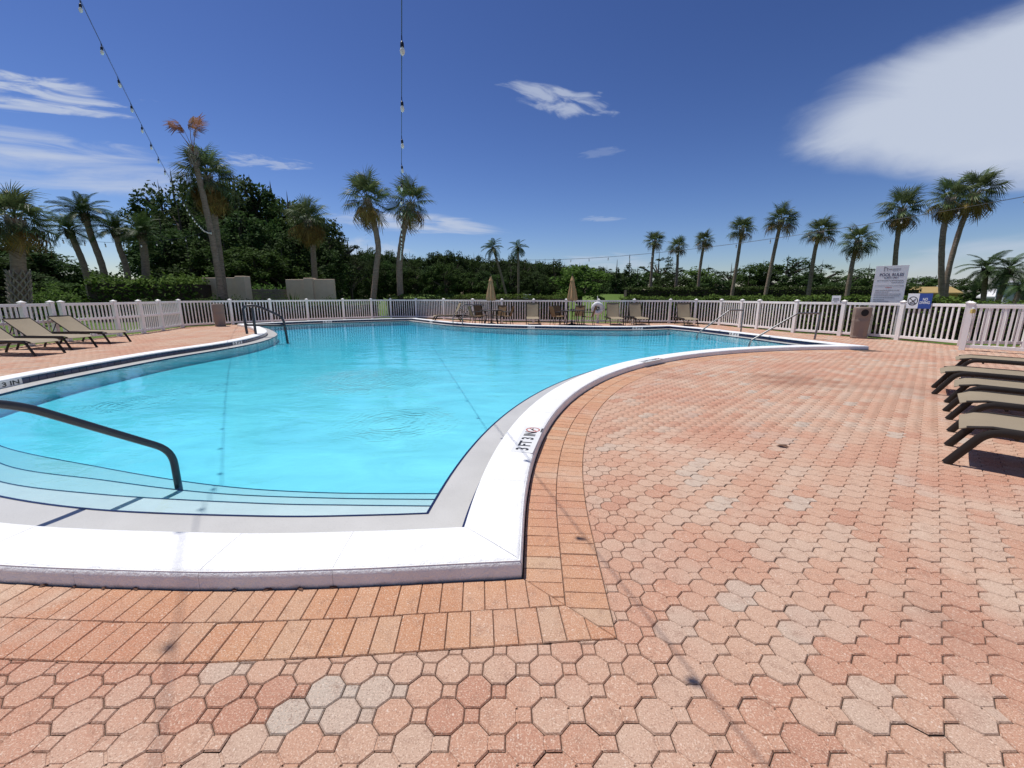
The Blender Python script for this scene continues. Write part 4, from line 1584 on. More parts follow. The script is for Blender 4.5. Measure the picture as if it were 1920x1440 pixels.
# ------------------------------------------------------------------ bins
def make_bin(label, loc, rz, opening):
    root = thing('trash_bin', label, 'trash bin', loc, rz, 'taupe trash bins by the fence')
    vs, fs = [], []
    n = 20
    def sq(rad, z, e=5.0):
        out = []
        for k in range(n):
            a = 2 * math.pi * (k + 0.5) / n
            c_, s_ = math.cos(a), math.sin(a)
            q = (abs(c_) ** e + abs(s_) ** e) ** (-1 / e)
            out.append((rad * q * c_, rad * q * s_, z))
        return out
    root.scale = (0.88, 0.88, 1)
    prof = [(0.235, 0.0), (0.245, 0.02), (0.245, 0.07), (0.238, 0.08), (0.262, 0.55), (0.268, 0.62), (0.262, 0.63), (0.272, 0.74)]
    for r_, z in prof:
        vs += sq(r_, z)
    for i_ in range(len(prof) - 1):
        for k in range(n):
            fs.append((i_ * n + k, i_ * n + (k + 1) % n, (i_ + 1) * n + (k + 1) % n, (i_ + 1) * n + k))
    fs.append(tuple(range(n - 1, -1, -1)))
    MB().add(vs, fs).build('body', M['taupe'], root)
    vs, fs = [], []
    prof = [(0.270, 0.74), (0.273, 0.76), (0.272, 0.98), (0.268, 1.03), (0.25, 1.05), (0.12, 1.06)]
    for r_, z in prof:
        vs += sq(r_, z)
    for i_ in range(len(prof) - 1):
        for k in range(n):
            fs.append((i_ * n + k, i_ * n + (k + 1) % n, (i_ + 1) * n + (k + 1) % n, (i_ + 1) * n + k))
    fs.append(tuple((len(prof) - 1) * n + k for k in range(n)))
    lid = MB().add(vs, fs).build('lid', M['taupe'], root)
    if opening:
        mb = MB().lathe([(0.115, 0.0), (0.118, 0.006)], 24)
        o = mb.build('opening', M['taupe_dark'], lid)
        o.rotation_euler = (R(88), 0, 0)
        o.location = (0.03, -0.292, 0.87)
        o = MB().lathe([(0.118, 0), (0.130, 0.002), (0.130, 0.012), (0.118, 0.014)], 24, caps=False).build('rim', M['taupe'], lid)
        o.rotation_euler = (R(88), 0, 0)
        o.location = (0.03, -0.290, 0.87)
        mb = MB().lathe([(0.10, 1.065), (0.11, 1.075), (0.11, 1.10), (0.09, 1.105)], 16)
        mb.build('ash_tray', M['taupe_dark'], lid)
    return root
make_bin('taupe trash bin with a round opening, in front of the right fence', (11.95, 14.3, 0), R(-30), True)
make_bin('plain taupe trash bin against the far left fence, by the curved deck tip', (-14.0, 20.0, 0), R(40), False)

# ------------------------------------------------------------------ signs
def board(root, w, h, mat, name='board', t=0.012, loc=(0, 0, 0)):
    o = MB().cbox((0, 0, 0), (w, t, h), 0.002).build(name, mat, root, smooth=False)
    o.location = loc
    return o
UPR = Matrix.Rotation(R(90), 4, 'X')     # text plane: x right, z up, faces -y
def fence_frame(a, b):
    d = Vector((b[0] - a[0], b[1] - a[1], 0))
    return math.atan2(d.y, d.x)
# pool rules, on two posts of its own just behind the fence
A_, B_ = Vector((*FENCE_R[6], 0)), Vector((*FENCE_R[7], 0))
pc_ = W(1667, 536, 14.25)
ang = R(-42)
root = thing('rules_sign', 'tall white pool rules board with dark lettering standing behind the right fence', 'sign', (pc_.x, pc_.y, 0), ang)
bw, bh = 0.82, 1.22
KX = 0.73
zc0 = 1.80
board(root, bw, bh, M['sign_white'], 'board', 0.02, (0, 0, zc0))
for sx in (-1, 1):
    MB().cbox((sx * (bw / 2 - 0.06), 0.06, zc0 / 2 + 0.25), (0.09, 0.09, zc0 + 0.5), 0.005).build('post', M['vinyl'], root, smooth=False)
def sg(x, z, y=-0.0125):
    return Matrix.Translation((x * KX, y, zc0 + z)) @ UPR
lettering('POOL RULES', 0.135, M['ink_navy'], root, sg(0.02, 0.31), width=0.60)
lettering('GUESTS ONLY', 0.075, M['ink_navy'], root, sg(0.02, 0.215), width=0.36)
mb = MB()
mb.box((-0.19, -0.012, 0.50 + zc0), (0.022, 0.004, 0.15)).box((-0.145, -0.012, 0.545 + zc0), (0.11, 0.004, 0.022), (0, R(28), 0)).box((-0.11, -0.012, 0.485 + zc0), (0.014, 0.004, 0.1))
mb.build('emblem', M['ink_grey'], root, smooth=False)
def bars(specs, mat, name='text_line'):
    for x0, x1, z, t in specs:
        x0, x1 = x0 * KX, x1 * KX
        # a line of print too small to read: uneven word-long dashes
        mb = MB()
        x = x0
        while x < x1 - 0.01:
            w = min(rng.uniform(0.03, 0.11), x1 - x)
            mb.box((x + w / 2, -0.0118, zc0 + z), (w - 0.008, 0.003, t))
            x += w
        mb.build(name, mat, root, smooth=False)
bars([(-0.11, 0.30, 0.495, 0.026), (0.02, 0.22, 0.455, 0.012)], M['ink_grey'])
bars([(-0.46, 0.46, 0.125, 0.018), (0.05, 0.48, 0.065, 0.014), (-0.50, 0.50, -0.045, 0.012)], M['ink_grey'])
bars([(-0.12, 0.10, -0.10, 0.022)], M['ink_red'])
bars([(-0.46, 0.38, -0.19, 0.018), (-0.46, 0.02, -0.25, 0.018), (-0.48, 0.46, -0.315, 0.018), (-0.48, 0.42, -0.375, 0.018),
      (-0.48, 0.26, -0.435, 0.018), (-0.48, -0.08, -0.495, 0.016), (-0.48, 0.10, -0.55, 0.016)], M['ink_grey'])
# no diving sign, on the fence
A_, B_ = Vector((*FENCE_R[7], 0)), Vector((*FENCE_R[8], 0))
ang = fence_frame(A_, B_)
t_ = (B_ - A_).normalized()
inn = Vector((t_.y, -t_.x, 0))
cpt = A_ + t_ * 0.45 + inn * 0.05
zc0 = 1.265
root = thing('no_diving_sign', 'half white half blue NO DIVING sign on the right fence', 'sign', (cpt.x, cpt.y, 0), ang)
board(root, 0.32, 0.46, M['sign_white'], 'white_panel', 0.012, (-0.165, 0, zc0))
board(root, 0.34, 0.46, M['sign_blue'], 'blue_panel', 0.012, (0.1665, 0, zc0))
mb = MB()
vs = []
for k in range(32):
    a = 2 * math.pi * k / 32
    vs += [(0.185 * math.cos(a), 0.185 * math.sin(a), 0), (0.155 * math.cos(a), 0.155 * math.sin(a), 0)]
mb.add(vs, [(2 * k, (2 * k + 2) % 64, (2 * k + 3) % 64, 2 * k + 1) for k in range(32)])
mb.box((0, 0, 0.0004), (0.32, 0.03, 0.001), (0, 0, R(-42)))
o = mb.build('prohibition_circle', M['black_paint'], root, smooth=False)
o.matrix_local = Matrix.Translation((-0.165, -0.0075, zc0)) @ UPR @ Matrix.Diagonal((0.76, 0.76, 1, 1))
mb = MB().tube([(0.10, 0.09, 0.001), (0.0, -0.01, 0.001), (-0.06, -0.07, 0.001)], 0.013, 6).tube([(0.0, -0.01, 0.001), (0.09, -0.075, 0.001)], 0.012, 6)
mb.tube([(-0.11, -0.105, 0.001), (0.11, -0.105, 0.001)], 0.007, 5).lathe([(0.0, 0), (0.022, 0.0), (0.022, 0.004), (0, 0.005)], 10, (-0.085, -0.06, 0))
o = mb.build('diver_mark', M['black_paint'], root)
o.matrix_local = Matrix.Translation((-0.165, -0.0075, zc0)) @ UPR @ Matrix.Diagonal((0.76, 0.76, 1, 1))
lettering('NO', 0.11, M['sign_white'], root, Matrix.Translation((0.165, -0.0075, zc0 + 0.05)) @ UPR, width=0.13)
lettering('DIVING', 0.11, M['sign_white'], root, Matrix.Translation((0.165, -0.0075, zc0 - 0.05)) @ UPR, width=0.27)
# small white notice
A_, B_ = Vector((*FENCE_R[5], 0)), Vector((*FENCE_R[6], 0))
ang = fence_frame(A_, B_)
t_ = (B_ - A_).normalized()
inn = Vector((t_.y, -t_.x, 0))
cpt = A_ + t_ * ((B_ - A_).length - 0.25) + inn * 0.05
zc0 = 1.28
root = thing('notice_sign', 'small white notice on top of the right fence, left of the trash bin', 'sign', (cpt.x, cpt.y, 0), ang)
board(root, 0.27, 0.30, M['sign_white'], 'board', 0.012, (0, 0, zc0))
for (x0, x1, z, t) in ((-0.09, 0.09, 0.05, 0.03), (-0.10, 0.10, 0.0, 0.03), (-0.05, 0.05, -0.06, 0.02)):
    MB().box(((x0 + x1) / 2, -0.0075, zc0 + z), (x1 - x0, 0.003, t)).build('text_line', M['ink_grey'], root, smooth=False)

# dry leaf on the deck
g = G(1466, 838)
root = tag(MB().add([(-0.05, 0, 0.004), (-0.02, -0.022, 0.016), (0.03, -0.018, 0.012), (0.06, 0.0, 0.006), (0.03, 0.020, 0.022), (-0.02, 0.022, 0.014), (0.0, 0.0, 0.004)],
                    [(0, 1, 6), (1, 2, 6), (2, 3, 6), (3, 4, 6), (4, 5, 6), (5, 0, 6)]).build('dry_leaf', M['dry_leaf']), 'curled dry brown leaf lying on the pavers', 'leaf')
root.location = (g.x, g.y, 0.002)
root.rotation_euler = (0, 0, R(-30))

# bits of dead leaf swept against the foot of the near coping
for k, px in enumerate((55, 168, 215, 268, 452, 505, 560, 640)):
    g = G(px, 1100)
    j = nearest_vertex(g, [0])
    n_ = (INNER[j + 1] - INNER[j]).normalized()
    p = INNER[j] + Vector((n_.y, -n_.x)) * (COP_W + 0.006 + rng.uniform(0, 0.006))
    w = rng.uniform(0.010, 0.024)
    vs = [(-w, -0.003, 0.0), (0, -0.007, 0.004), (w, -0.002, 0.001), (w * 0.7, 0.006, 0.007), (-w * 0.6, 0.006, 0.009), (0, 0, 0.009)]
    o = MB().add(vs, [(0, 1, 5), (1, 2, 5), (2, 3, 5), (3, 4, 5), (4, 0, 5)]).build('leaf_scrap', M['dry_leaf'], None, smooth=False)
    tag(o, 'small dark scrap of dead leaf against the foot of the near white coping', 'leaf', 'scraps of dead leaf along the near coping')
    o.location = (p.x, p.y, 0.001)
    o.rotation_euler = (0, 0, rng.uniform(-0.6, 0.6))

# ------------------------------------------------------------------ string lights
SOCK = shared('socket', M['cable'], lambda mb: mb.lathe([(0.006, 0.0), (0.012, -0.005), (0.021, -0.02), (0.023, -0.06), (0.022, -0.066)], 12), True)
GLOBE = shared('glass_bulb', M['bulb'], lambda mb: mb.lathe([(0.014, -0.066), (0.024, -0.085), (0.030, -0.105), (0.029, -0.122), (0.020, -0.142), (0.007, -0.154), (0.002, -0.157)], 12), True)
LEAD = shared('lead', M['cable'], lambda mb: mb.tube([(0, 0, 0.0), (0, 0, -0.062)], 0.007, 6), True)
def string_light(label, A, B, sag, n, wire=0.0030, t0=0.0, size=0.68):
    """parabola from A to B (n bulb spacings), carried on beyond A down to t0"""
    root = thing('string_light', label, 'string lights', B, group='strings of clear bulbs over the pool')
    A, B = Vector(A), Vector(B)
    def at(t):
        p = A.lerp(B, t)
        p.z -= 4 * sag * t * (1 - t)
        return p - B
    ts = [t0 + (1 - t0) * k / 80 for k in range(81)]
    MB().tube([at(t) for t in ts], wire, 6).build('cable', M['cable'], root)
    MB().tube([at(t) + Vector((0.004, 0, 0.016 + 0.008 * math.sin(k))) for k, t in enumerate(ts)], wire * 0.4, 5).build('guy_wire', M['cable'], root)
    for k in range(int(t0 * n) if t0 else 0, n + 1):
        p = at(k / n)
        lead = mesh_obj('bulb_holder', LEAD, None, root)
        lead.location = p
        lead.scale = (size,) * 3
        lead.rotation_euler = (rng.gauss(0, 0.06), rng.gauss(0, 0.06), 0)
        s_ = mesh_obj('socket', SOCK, None, lead)
        s_.location = (0, 0, -0.055)
        b = mesh_obj('glass_bulb', GLOBE, None, lead)
        b.location = (0, 0, -0.055)
    return root
def extend(near, end, sag, t):
    p = near.lerp(end, t)
    p.z -= 4 * sag * t * (1 - t)
    return p
sa = W(395, 432, 23.3)
na = Vector((0, 0, EYE)) + ray(150, 0) * 4.9
string_light('string of clear bulbs running from overhead left down to the palm with the dead crown', na, sa, 0.75, 27, t0=-0.38)
sb = W(750, 484, 28.7)
nb_ = Vector((0, 0, EYE)) + ray(753, 67) * 3.3
string_light('string of clear bulbs running from overhead centre straight down to the right leaning palm', nb_, sb, 0.45, 27, t0=-0.26)
s1 = W(1925, 368, 16.0)
s2 = W(893, 484, 40.0)
string_light('string of bulbs sagging between the right hand palms far across the pool', s1, s2, 0.9, 20, 0.009, size=1.1)
string_light('short string of bulbs between the leftmost palm and the feather palms', W(22, 430, 16), W(395, 432, 23.3), 0.55, 11, 0.005, size=1.0)

# ------------------------------------------------------------------ palms
def fan_frond(seed, drop, mat, nl=30, name='frond', pet=0.75, spread=128, blade=1.0):
    r_ = random.Random(seed)
    vs, fs = [], []
    # petiole
    mb = MB()
    mb.tube([(0, 0, 0), (pet * 0.5, 0, 0.05), (pet, 0, 0.04)], [0.022, 0.016, 0.010], 4)
    for k in range(nl):
        s_ = (k / (nl - 1)) * 2 - 1
        a = s_ * R(spread)
        root_x = pet + 0.30 * (1 - abs(s_)) * 0.8
        root_z = 0.04 - 0.10 * (1 - abs(s_))
        ln = (0.92 - 0.34 * abs(s_) ** 2) * r_.uniform(0.82, 1.12) * blade
        fold = 0.22 * math.sin(abs(a))
        ca, sa_ = math.cos(a), math.sin(a)
        nx, ny = -sa_, ca
        w = 0.027
        p0 = Vector((root_x, 0, root_z))
        m1 = p0 + Vector((ca * ln * 0.5, sa_ * ln * 0.5, fold * 0.5 * ln - drop * 0.10 * ln))
        hang = drop * r_.uniform(0.30, 0.72)
        tip = p0 + Vector((ca * ln * (1 - hang * 0.35), sa_ * ln * (1 - hang * 0.35), fold * ln * 0.6 - hang * ln))
        V = [p0 + Vector((nx * 0.008, ny * 0.008, 0)), p0 - Vector((nx * 0.008, ny * 0.008, 0)), m1 - Vector((nx * w, ny * w, 0)), m1 + Vector((nx * w, ny * w, 0)),
             tip - Vector((nx * 0.004, ny * 0.004, 0)), tip + Vector((nx * 0.004, ny * 0.004, 0))]
        mb.add(V, [(0, 1, 2, 3), (3, 2, 4, 5)])
    return mb.mesh(name, mat, smooth=False)
FAN = [fan_frond(s_, d_, M['palm']) for s_, d_ in ((1, 0.7), (2, 1.0), (3, 0.5), (4, 1.2))]
FAN_DRY = [fan_frond(s_, d_, M['palm_dry']) for s_, d_ in ((5, 1.3), (6, 1.6))]
FAN_DEAD = [fan_frond(s_, d_, M['palm_dead'], 22, pet=1.25, spread=115, blade=0.75) for s_, d_ in ((7, 1.5), (8, 1.9))]

def feather_frond(seed, mat, ln=2.3, name='frond'):
    r_ = random.Random(seed)
    mb = MB()
    def rp(t):
        return Vector((ln * (t - 0.16 * t * t * t), 0, ln * (0.20 * t - 0.62 * t * t)))
    mb.tube([rp(k / 8) for k in range(9)], [0.025 * (1 - k / 9) + 0.004 for k in range(9)], 4)
    n = 44
    for k in range(n):
        t = 0.12 + 0.88 * k / (n - 1)
        p = rp(t)
        d = (rp(min(1, t + 0.02)) - rp(t - 0.02)).normalized()
        L = 0.52 * math.sin(math.pi * min(1, 0.25 + 0.72 * t)) ** 0.6 * r_.uniform(0.85, 1.1) + 0.06
        for sy in (-1, 1):
            dirv = (d * 0.75 + Vector((0, sy * 1.0, 0.1 * r_.uniform(-1, 1.5)))).normalized()
            m1 = p + dirv * L * 0.5 + Vector((0, 0, -0.02))
            tip = p + dirv * L * 0.92 + Vector((0, 0, -0.22 * L * r_.uniform(0.7, 1.6)))
            w = d * 0.022
            mb.add([p - w * 0.5, p + w * 0.5, m1 + w, m1 - w, tip + w * 0.2, tip - w * 0.2], [(0, 1, 2, 3), (3, 2, 4, 5)])
    return mb.mesh(name, mat, smooth=False)
FEA = [feather_frond(s_, M['leaf_feather']) for s_ in (1, 2, 3)]

def palm_trunk(pts, rb, rt, root, base):
    P = [Vector(p) for p in pts]
    Q = catmull(P, 8) if len(P) > 2 else [P[0].lerp(P[1], k / 10) for k in range(11)]
    Q = [Vector(p) for p in Q]
    n = len(Q)
    rad = []
    for k in range(n):
        t = k / (n - 1)
        rad.append((rb + (rt - rb) * t) * (1 + 0.25 * max(0, 1 - t * 9)) * (1 + 0.045 * math.sin(k * 2.3)))
    MB().tube([p - base for p in Q], rad, 12).build('trunk', M['palm_bark'], root)
    return Q[-1], (Q[-1] - Q[-3]).normalized()

def palm(label, trunk_px, Y, crown_px, group=None, kind='fan', rb=0.19, rt=0.15, n=28, dry=4, skirt=0, seed=0, dead=0, lo=-48, name=None):
    r_ = random.Random(seed + 100)
    pts = [W(x, y, Y) for x, y in trunk_px]
    foot = pts[0].copy()
    if foot.z > 0.05 or foot.z < -0.05:
        d = (pts[0] - pts[1])
        t = -pts[0].z / d.z if abs(d.z) > 0.2 and pts[0].z > 0 else 0
        foot = pts[0] + d * t if t > 0 else Vector((pts[0].x, pts[0].y, 0))
        foot.z = -0.05
        if t > 0:
            pts = [foot] + pts
        else:
            pts[0] = foot
    base = Vector((foot.x, foot.y, 0))
    root = thing(name or ('sabal_palm' if kind == 'fan' else 'feather_palm'), label, 'palm tree', base, group=group)
    top, _ = palm_trunk(pts, rb, rt, root, base)
    rad = crown_px * Y / F * (0.9 if kind == 'fan' else 0.82)
    meshes = FAN if kind == 'fan' else FEA
    size = rad / (1.55 if kind == 'fan' else 2.05)
    # leaf bases massed below the crown
    mb = MB()
    nb = 26
    for k in range(nb):
        a = k * 2.39996
        z = -0.75 * (k / nb) * size
        rr = rt * 0.95
        d = Vector((math.cos(a), math.sin(a), 0))
        p = d * rr + Vector((0, 0, z))
        q = p + d * 0.16 * size + Vector((0, 0, 0.26 * size))
        mb.tube([p - Vector((0, 0, 0.05)), q], [0.05, 0.018], 4)
    o = mb.build('leaf_bases', M['boot'] if kind == 'fan' else M['bark'], root, smooth=False)
    o.location = top - base
    tag(o, kind='stuff')
    for k in range(n):
        f = (k + 0.5) / n
        el = R(82 - (82 - lo) * f ** 0.85 + r_.uniform(-8, 8))
        az = k * 2.39996 + r_.uniform(-0.3, 0.3)
        me_ = r_.choice(meshes)
        if kind == 'fan' and k >= n - dry:
            me_ = r_.choice(FAN_DRY)
        o = mesh_obj('frond', me_, None, root)
        o.location = top - base + Vector((0, 0, 0.06 - 0.3 * f * size))
        s_ = size * r_.uniform(0.85, 1.12)
        o.scale = (s_, s_, s_)
        o.rotation_euler = (r_.uniform(-0.5, 0.5), -el, az)
    for k in range(skirt):
        o = mesh_obj('frond', r_.choice(FAN_DRY), None, root)
        o['label'] = 'hanging dry yellow frond'
        o.location = top - base + Vector((0, 0, -0.35 * size))
        s_ = size * r_.uniform(0.85, 1.1)
        o.scale = (s_, s_, s_)
        o.rotation_euler = (r_.uniform(-0.5, 0.5), R(r_.uniform(48, 74)), k * 2.39996)
    for k in range(dead):
        o = mesh_obj('frond', FAN_DEAD[k % 2], None, root)
        o['label'] = 'dead reddish frond'
        o.location = top - base
        o.scale = (size * (1.0, 1.0, 0.95, 0.85, 0.7)[k % 5],) * 3
        az, el = ((180, 58), (60, 87), (0, 72), (200, 74), (20, 80))[k % 5]
        o.rotation_euler = (r_.uniform(-0.6, 0.6), -R(el), R(az))
    return root

palm('leftmost stocky sabal palm with crisscross leaf stubs on its lower trunk', [(40, 610), (36, 520), (30, 440), (28, 410)], 16.5, 60, rb=0.23, rt=0.20, n=40, dry=8, seed=1, lo=-60)
palm('palm with a bare trunk topped by a few dead reddish fronds', [(419, 590), (404, 480), (384, 380), (368, 312), (362, 285)], 23.5, 56, rb=0.175, rt=0.12, n=0, dead=5, seed=2)
palm('full green sabal palm with a yellow hanging skirt, right behind the dead topped palm', [(425, 585), (408, 450), (398, 380), (388, 330)], 24.6, 54, rb=0.175, rt=0.155, n=34, dry=4, skirt=20, seed=3)
palm('sabal palm with yellowed lower fronds behind the right stucco wall', [(594, 570), (589, 500), (584, 430), (577, 412)], 32, 42, rb=0.22, rt=0.17, n=36, dry=12, skirt=6, seed=4)
palm('left of the two leaning sabal palms behind the pool, trunk bowed right', [(698, 580), (706, 500), (709, 460), (697, 400), (688, 372)], 28.5, 48, rb=0.19, rt=0.17, n=28, dry=5, skirt=4, seed=5)
palm('right of the two leaning sabal palms behind the pool, with the centre string', [(752, 580), (749, 500), (753, 455), (764, 400), (770, 380)], 29, 46, rb=0.22, rt=0.17, n=28, dry=3, skirt=2, seed=6)
QG = 'small queen palms in front of the far wood'
palm('left small queen palm with drooping fronds above the far wood', [(948, 548), (938, 510), (926, 470), (924, 464)], 55, 24, QG, 'feather', 0.17, 0.13, 22, 0, seed=7, name='queen_palm')
palm('right small queen palm with drooping fronds above the far wood', [(972, 548), (972, 500), (971, 464)], 56, 22, QG, 'feather', 0.16, 0.12, 20, 0, seed=8, name='queen_palm')
RG = 'row of slim sabal palms behind the right hedge'
rows = [([(1219, 552), (1223, 490), (1227, 452)], 40, 21, 'leftmost slim sabal palm of the right hand row'),
        ([(1266, 552), (1270, 500), (1271, 463)], 40, 21, 'shortest slim sabal palm of the right hand row, second from the left'),
        ([(1308, 552), (1313, 500), (1321, 452)], 38, 21, 'third slim sabal palm from the left in the right hand row'),
        ([(1373, 548), (1384, 480), (1391, 430)], 34, 26, 'round crowned slim sabal palm, fourth from the left in the right hand row'),
        ([(1436, 548), (1452, 470), (1465, 412)], 31, 31, 'slim leaning sabal palm, fifth from the left in the right hand row'),
        ([(1516, 550), (1528, 470), (1539, 435)], 30, 31, 'slim sabal palm right of the round oak, sixth in the right hand row'),
        ([(1586, 565), (1599, 490), (1610, 452)], 27, 33, 'sabal palm with hanging lower fronds just left of the rules sign'),
        ([(1676, 560), (1680, 470), (1692, 392)], 26, 40, 'tall thin sabal palm rising behind the rules sign')]
for k, (tp, Y, cr, lb) in enumerate(rows):
    palm(lb, tp, Y, cr, RG, rb=0.145, rt=0.11, n=30, dry=4 + (k % 3), seed=20 + k, lo=-62 if k in (6, 7) else -32)
palm('left palm of the tall pair at the right, dark trunk and dry skirt', [(1768, 610), (1765, 520), (1768, 440), (1782, 372)], 19.5, 40, 'tall pair of sabal palms on the right', rb=0.115, rt=0.105, n=28, dry=6, skirt=7, seed=31)
palm('right palm of the tall pair at the right, leaning trunk and highest crown', [(1772, 590), (1776, 520), (1800, 430), (1828, 362)], 20.5, 43, 'tall pair of sabal palms on the right', rb=0.11, rt=0.10, n=30, dry=5, skirt=3, seed=32)
FG = 'feather palms at the far right'
palm('left feather palm at the far right, beside the white building', [(1840, 590), (1846, 540), (1849, 505)], 24, 48, FG, 'feather', 0.13, 0.11, 20, 0, seed=40)
palm('right feather palm at the far right, leaning over the white building', [(1862, 590), (1880, 540), (1893, 505)], 23, 48, FG, 'feather', 0.13, 0.11, 22, 0, seed=41)
palm('small feather palm at the photo edge on the far right', [(1890, 590), (1906, 560), (1916, 535)], 22, 36, FG, 'feather', 0.12, 0.10, 16, 0, seed=42)
LG = 'leaning feather palms on the left'
palm('tallest leaning feather palm on the left', [(205, 560), (192, 500), (172, 445), (158, 400)], 27, 52, LG, 'feather', 0.19, 0.16, 30, 0, seed=50, lo=-15)
palm('low dark feather palm leaning left, first of the left group', [(172, 560), (158, 500), (142, 460), (130, 432)], 28, 46, LG, 'feather', 0.19, 0.16, 28, 0, seed=51, lo=-15)
palm('third feather palm of the left group, with a clear gap of sky to its left', [(247, 560), (236, 500), (224, 465), (216, 432)], 27, 42, LG, 'feather', 0.18, 0.15, 28, 0, seed=52, lo=-15)
palm('rightmost feather palm of the left group, stout upright trunk', [(276, 560), (273, 500), (269, 462), (265, 436)], 27, 42, LG, 'feather', 0.22, 0.19, 28, 0, seed=53, lo=-15)
# leaf stub lattice on the leftmost palm
for o_ in [o_ for o_ in scene.objects if o_.get('label', '').startswith('leftmost stocky')]:
    mb = MB()
    tr_ = [W(40, 610, 16.5), W(36, 520, 16.5)]
    for row in range(13):
        for k in range(9):
            a = 2 * math.pi * (k + 0.5 * (row % 2)) / 9
            z = 0.25 + row * 0.16
            t = z / max(0.1, tr_[1].z)
            cx = tr_[0].x + (tr_[1].x - tr_[0].x) * t - o_.location.x
            d = Vector((math.cos(a), math.sin(a), 0))
            s2_ = Vector((-d.y, d.x, 0))
            p = Vector((cx, 0, z)) + d * 0.25
            for sg_ in (-1, 1):
                mb.tube([p, p + s2_ * (0.13 * sg_) + d * 0.07 + Vector((0, 0, 0.22))], [0.035, 0.02], 4)
    tag(mb.build('leaf_stubs', M['boot'], o_, smooth=False), kind='stuff')

# ------------------------------------------------------------------ trees
nr = np.random.default_rng(5)
def rand_unit(n):
    v = nr.normal(size=(n, 3))
    return v / np.linalg.norm(v, axis=1, keepdims=True)
def leaf_quads(C, size, up=0.35, aspect=0.55):
    n = len(C)
    N = rand_unit(n)
    N[:, 2] = np.abs(N[:, 2]) + up
    N /= np.linalg.norm(N, axis=1, keepdims=True)
    A = np.cross(N, rand_unit(n))
    A /= np.linalg.norm(A, axis=1, keepdims=True) + 1e-9
    B = np.cross(N, A)
    s_ = (size * nr.uniform(0.6, 1.3, n))[:, None]
    a, b = A * s_, B * s_ * aspect
    return np.stack([C - a, C - b * 0.9, C + a, C + b], axis=1)
def crown_mesh(name, mat, n_cl, leaves, cl_r, leaf, zlo, shape='oval'):
    pts, br = [], []
    while len(br) < n_cl:
        p = nr.uniform(-1, 1, 3)
        z = (p[2] + 1) / 2
        if shape == 'oval':
            lim = math.sqrt(max(0.0, 1 - (2 * z - 0.9) ** 2 / 1.25)) if z > 0.3 else 0.75 + 0.3 * z
        elif shape == 'cone':
            lim = max(0.06, 0.95 * (1 - z) ** 0.8)
        elif shape == 'pine':
            lim = (0.45 + 0.55 * math.sin(math.pi * min(1, 0.15 + z))) * (1 if z < 0.9 else 0.55)
        rr = math.hypot(p[0], p[1])
        if rr > lim or (shape != 'cone' and rr < 0.45 * lim and z < 0.8 and nr.random() < 0.6):
            continue
        br.append((p[0] * 0.9, p[1] * 0.9, zlo + (1 - zlo) * z * 0.96))
    for b in br:
        k = int(leaves * nr.uniform(0.5, 1.4))
        r_ = cl_r * nr.uniform(0.6, 1.35)
        d = rand_unit(k) * (nr.random((k, 1)) ** 0.45) * r_
        d[:, 2] *= 0.20 if shape == 'pine' else 0.36      # unit tree is one high, about 0.35 wide
        d[:, 2] *= 1.0
        pts.append(np.array(b)[None] + d)
    Cn = np.concatenate(pts)
    return Cn, br
def tree_kind(name, mat, n_cl, leaves, cl_r, leaf, zlo, shape, hw):
    """unit: radius 1, height 1; hw = height / radius so leaves come out square"""
    Cn, br = crown_mesh(name, mat, n_cl, leaves, cl_r, leaf, zlo, shape)
    Q = leaf_quads(Cn * np.array([1, 1, hw]), leaf) / np.array([1, 1, hw])
    cm = np_quads('crown', Q, mat)
    mb = MB()
    for b in br[::max(1, len(br) // 14)]:
        z0 = max(0.08, b[2] - 0.22)
        mb.tube([(0, 0, z0), (b[0] * 0.5, b[1] * 0.5, (z0 + b[2]) / 2 + 0.02), b], [0.035, 0.025, 0.01], 5)
    bm_ = mb.mesh('branches', M['bark'], True)
    tm = MB().tube([(0, 0, -0.02), (0.2, 0.1, 0.25), (0.1, -0.2, 0.55), (0, 0, 0.9)], [1.15, 0.85, 0.7, 0.25], 8).mesh('trunk', M['bark'], True)
    return cm, bm_, tm
KIND = {
    'broad': [tree_kind('broad', M['leaf_dark'], 105, 70, 0.19, 0.046, 0.08, 'oval', 2.6) for _ in range(3)],
    'mid': [tree_kind('mid', M['leaf_mid'], 95, 70, 0.20, 0.046, 0.12, 'oval', 2.2) for _ in range(2)],
    'pine': [tree_kind('pine', M['leaf_pine'], 60, 70, 0.19, 0.040, 0.38, 'pine', 3.2) for _ in range(3)],
    'cypress': [tree_kind('cypress', M['leaf_dark'], 60, 60, 0.26, 0.085, 0.04, 'cone', 4.5)],
    'light': [tree_kind('light', M['leaf_light'], 46, 75, 0.28, 0.062, 0.22, 'oval', 1.9) for _ in range(2)],
}
def tree(kind, px, top, Y, rad, label, cat='tree', group=None, name=None, dz=0.0):
    t = W(px, top, Y)
    H = t.z * (1.07 if t.z > 4 else 1.0)
    r_ = random.Random(int(px * 7 + Y * 13 + top))
    root = thing(name or {'pine': 'pine_tree', 'cypress': 'cypress_tree', 'light': 'small_tree'}.get(kind, 'broadleaf_tree'), label, cat, (t.x, t.y, 0), r_.uniform(0, 6.28), group)
    cm, bm_, tm = r_.choice(KIND[kind])
    for nm, me_, sc in (('crown', cm, (rad, rad, H)), ('branches', bm_, (rad, rad, H)), ('trunk', tm, (0.018 * H + 0.05, 0.018 * H + 0.05, H))):
        o = mesh_obj(nm, me_, None, root)
        o.scale = sc
        o.location = (0, 0, dz)
    return root
G1 = 'dense dark wood behind the left palms'
L1 = 'tall dark tree of the dense wood behind the left palms and stucco walls'
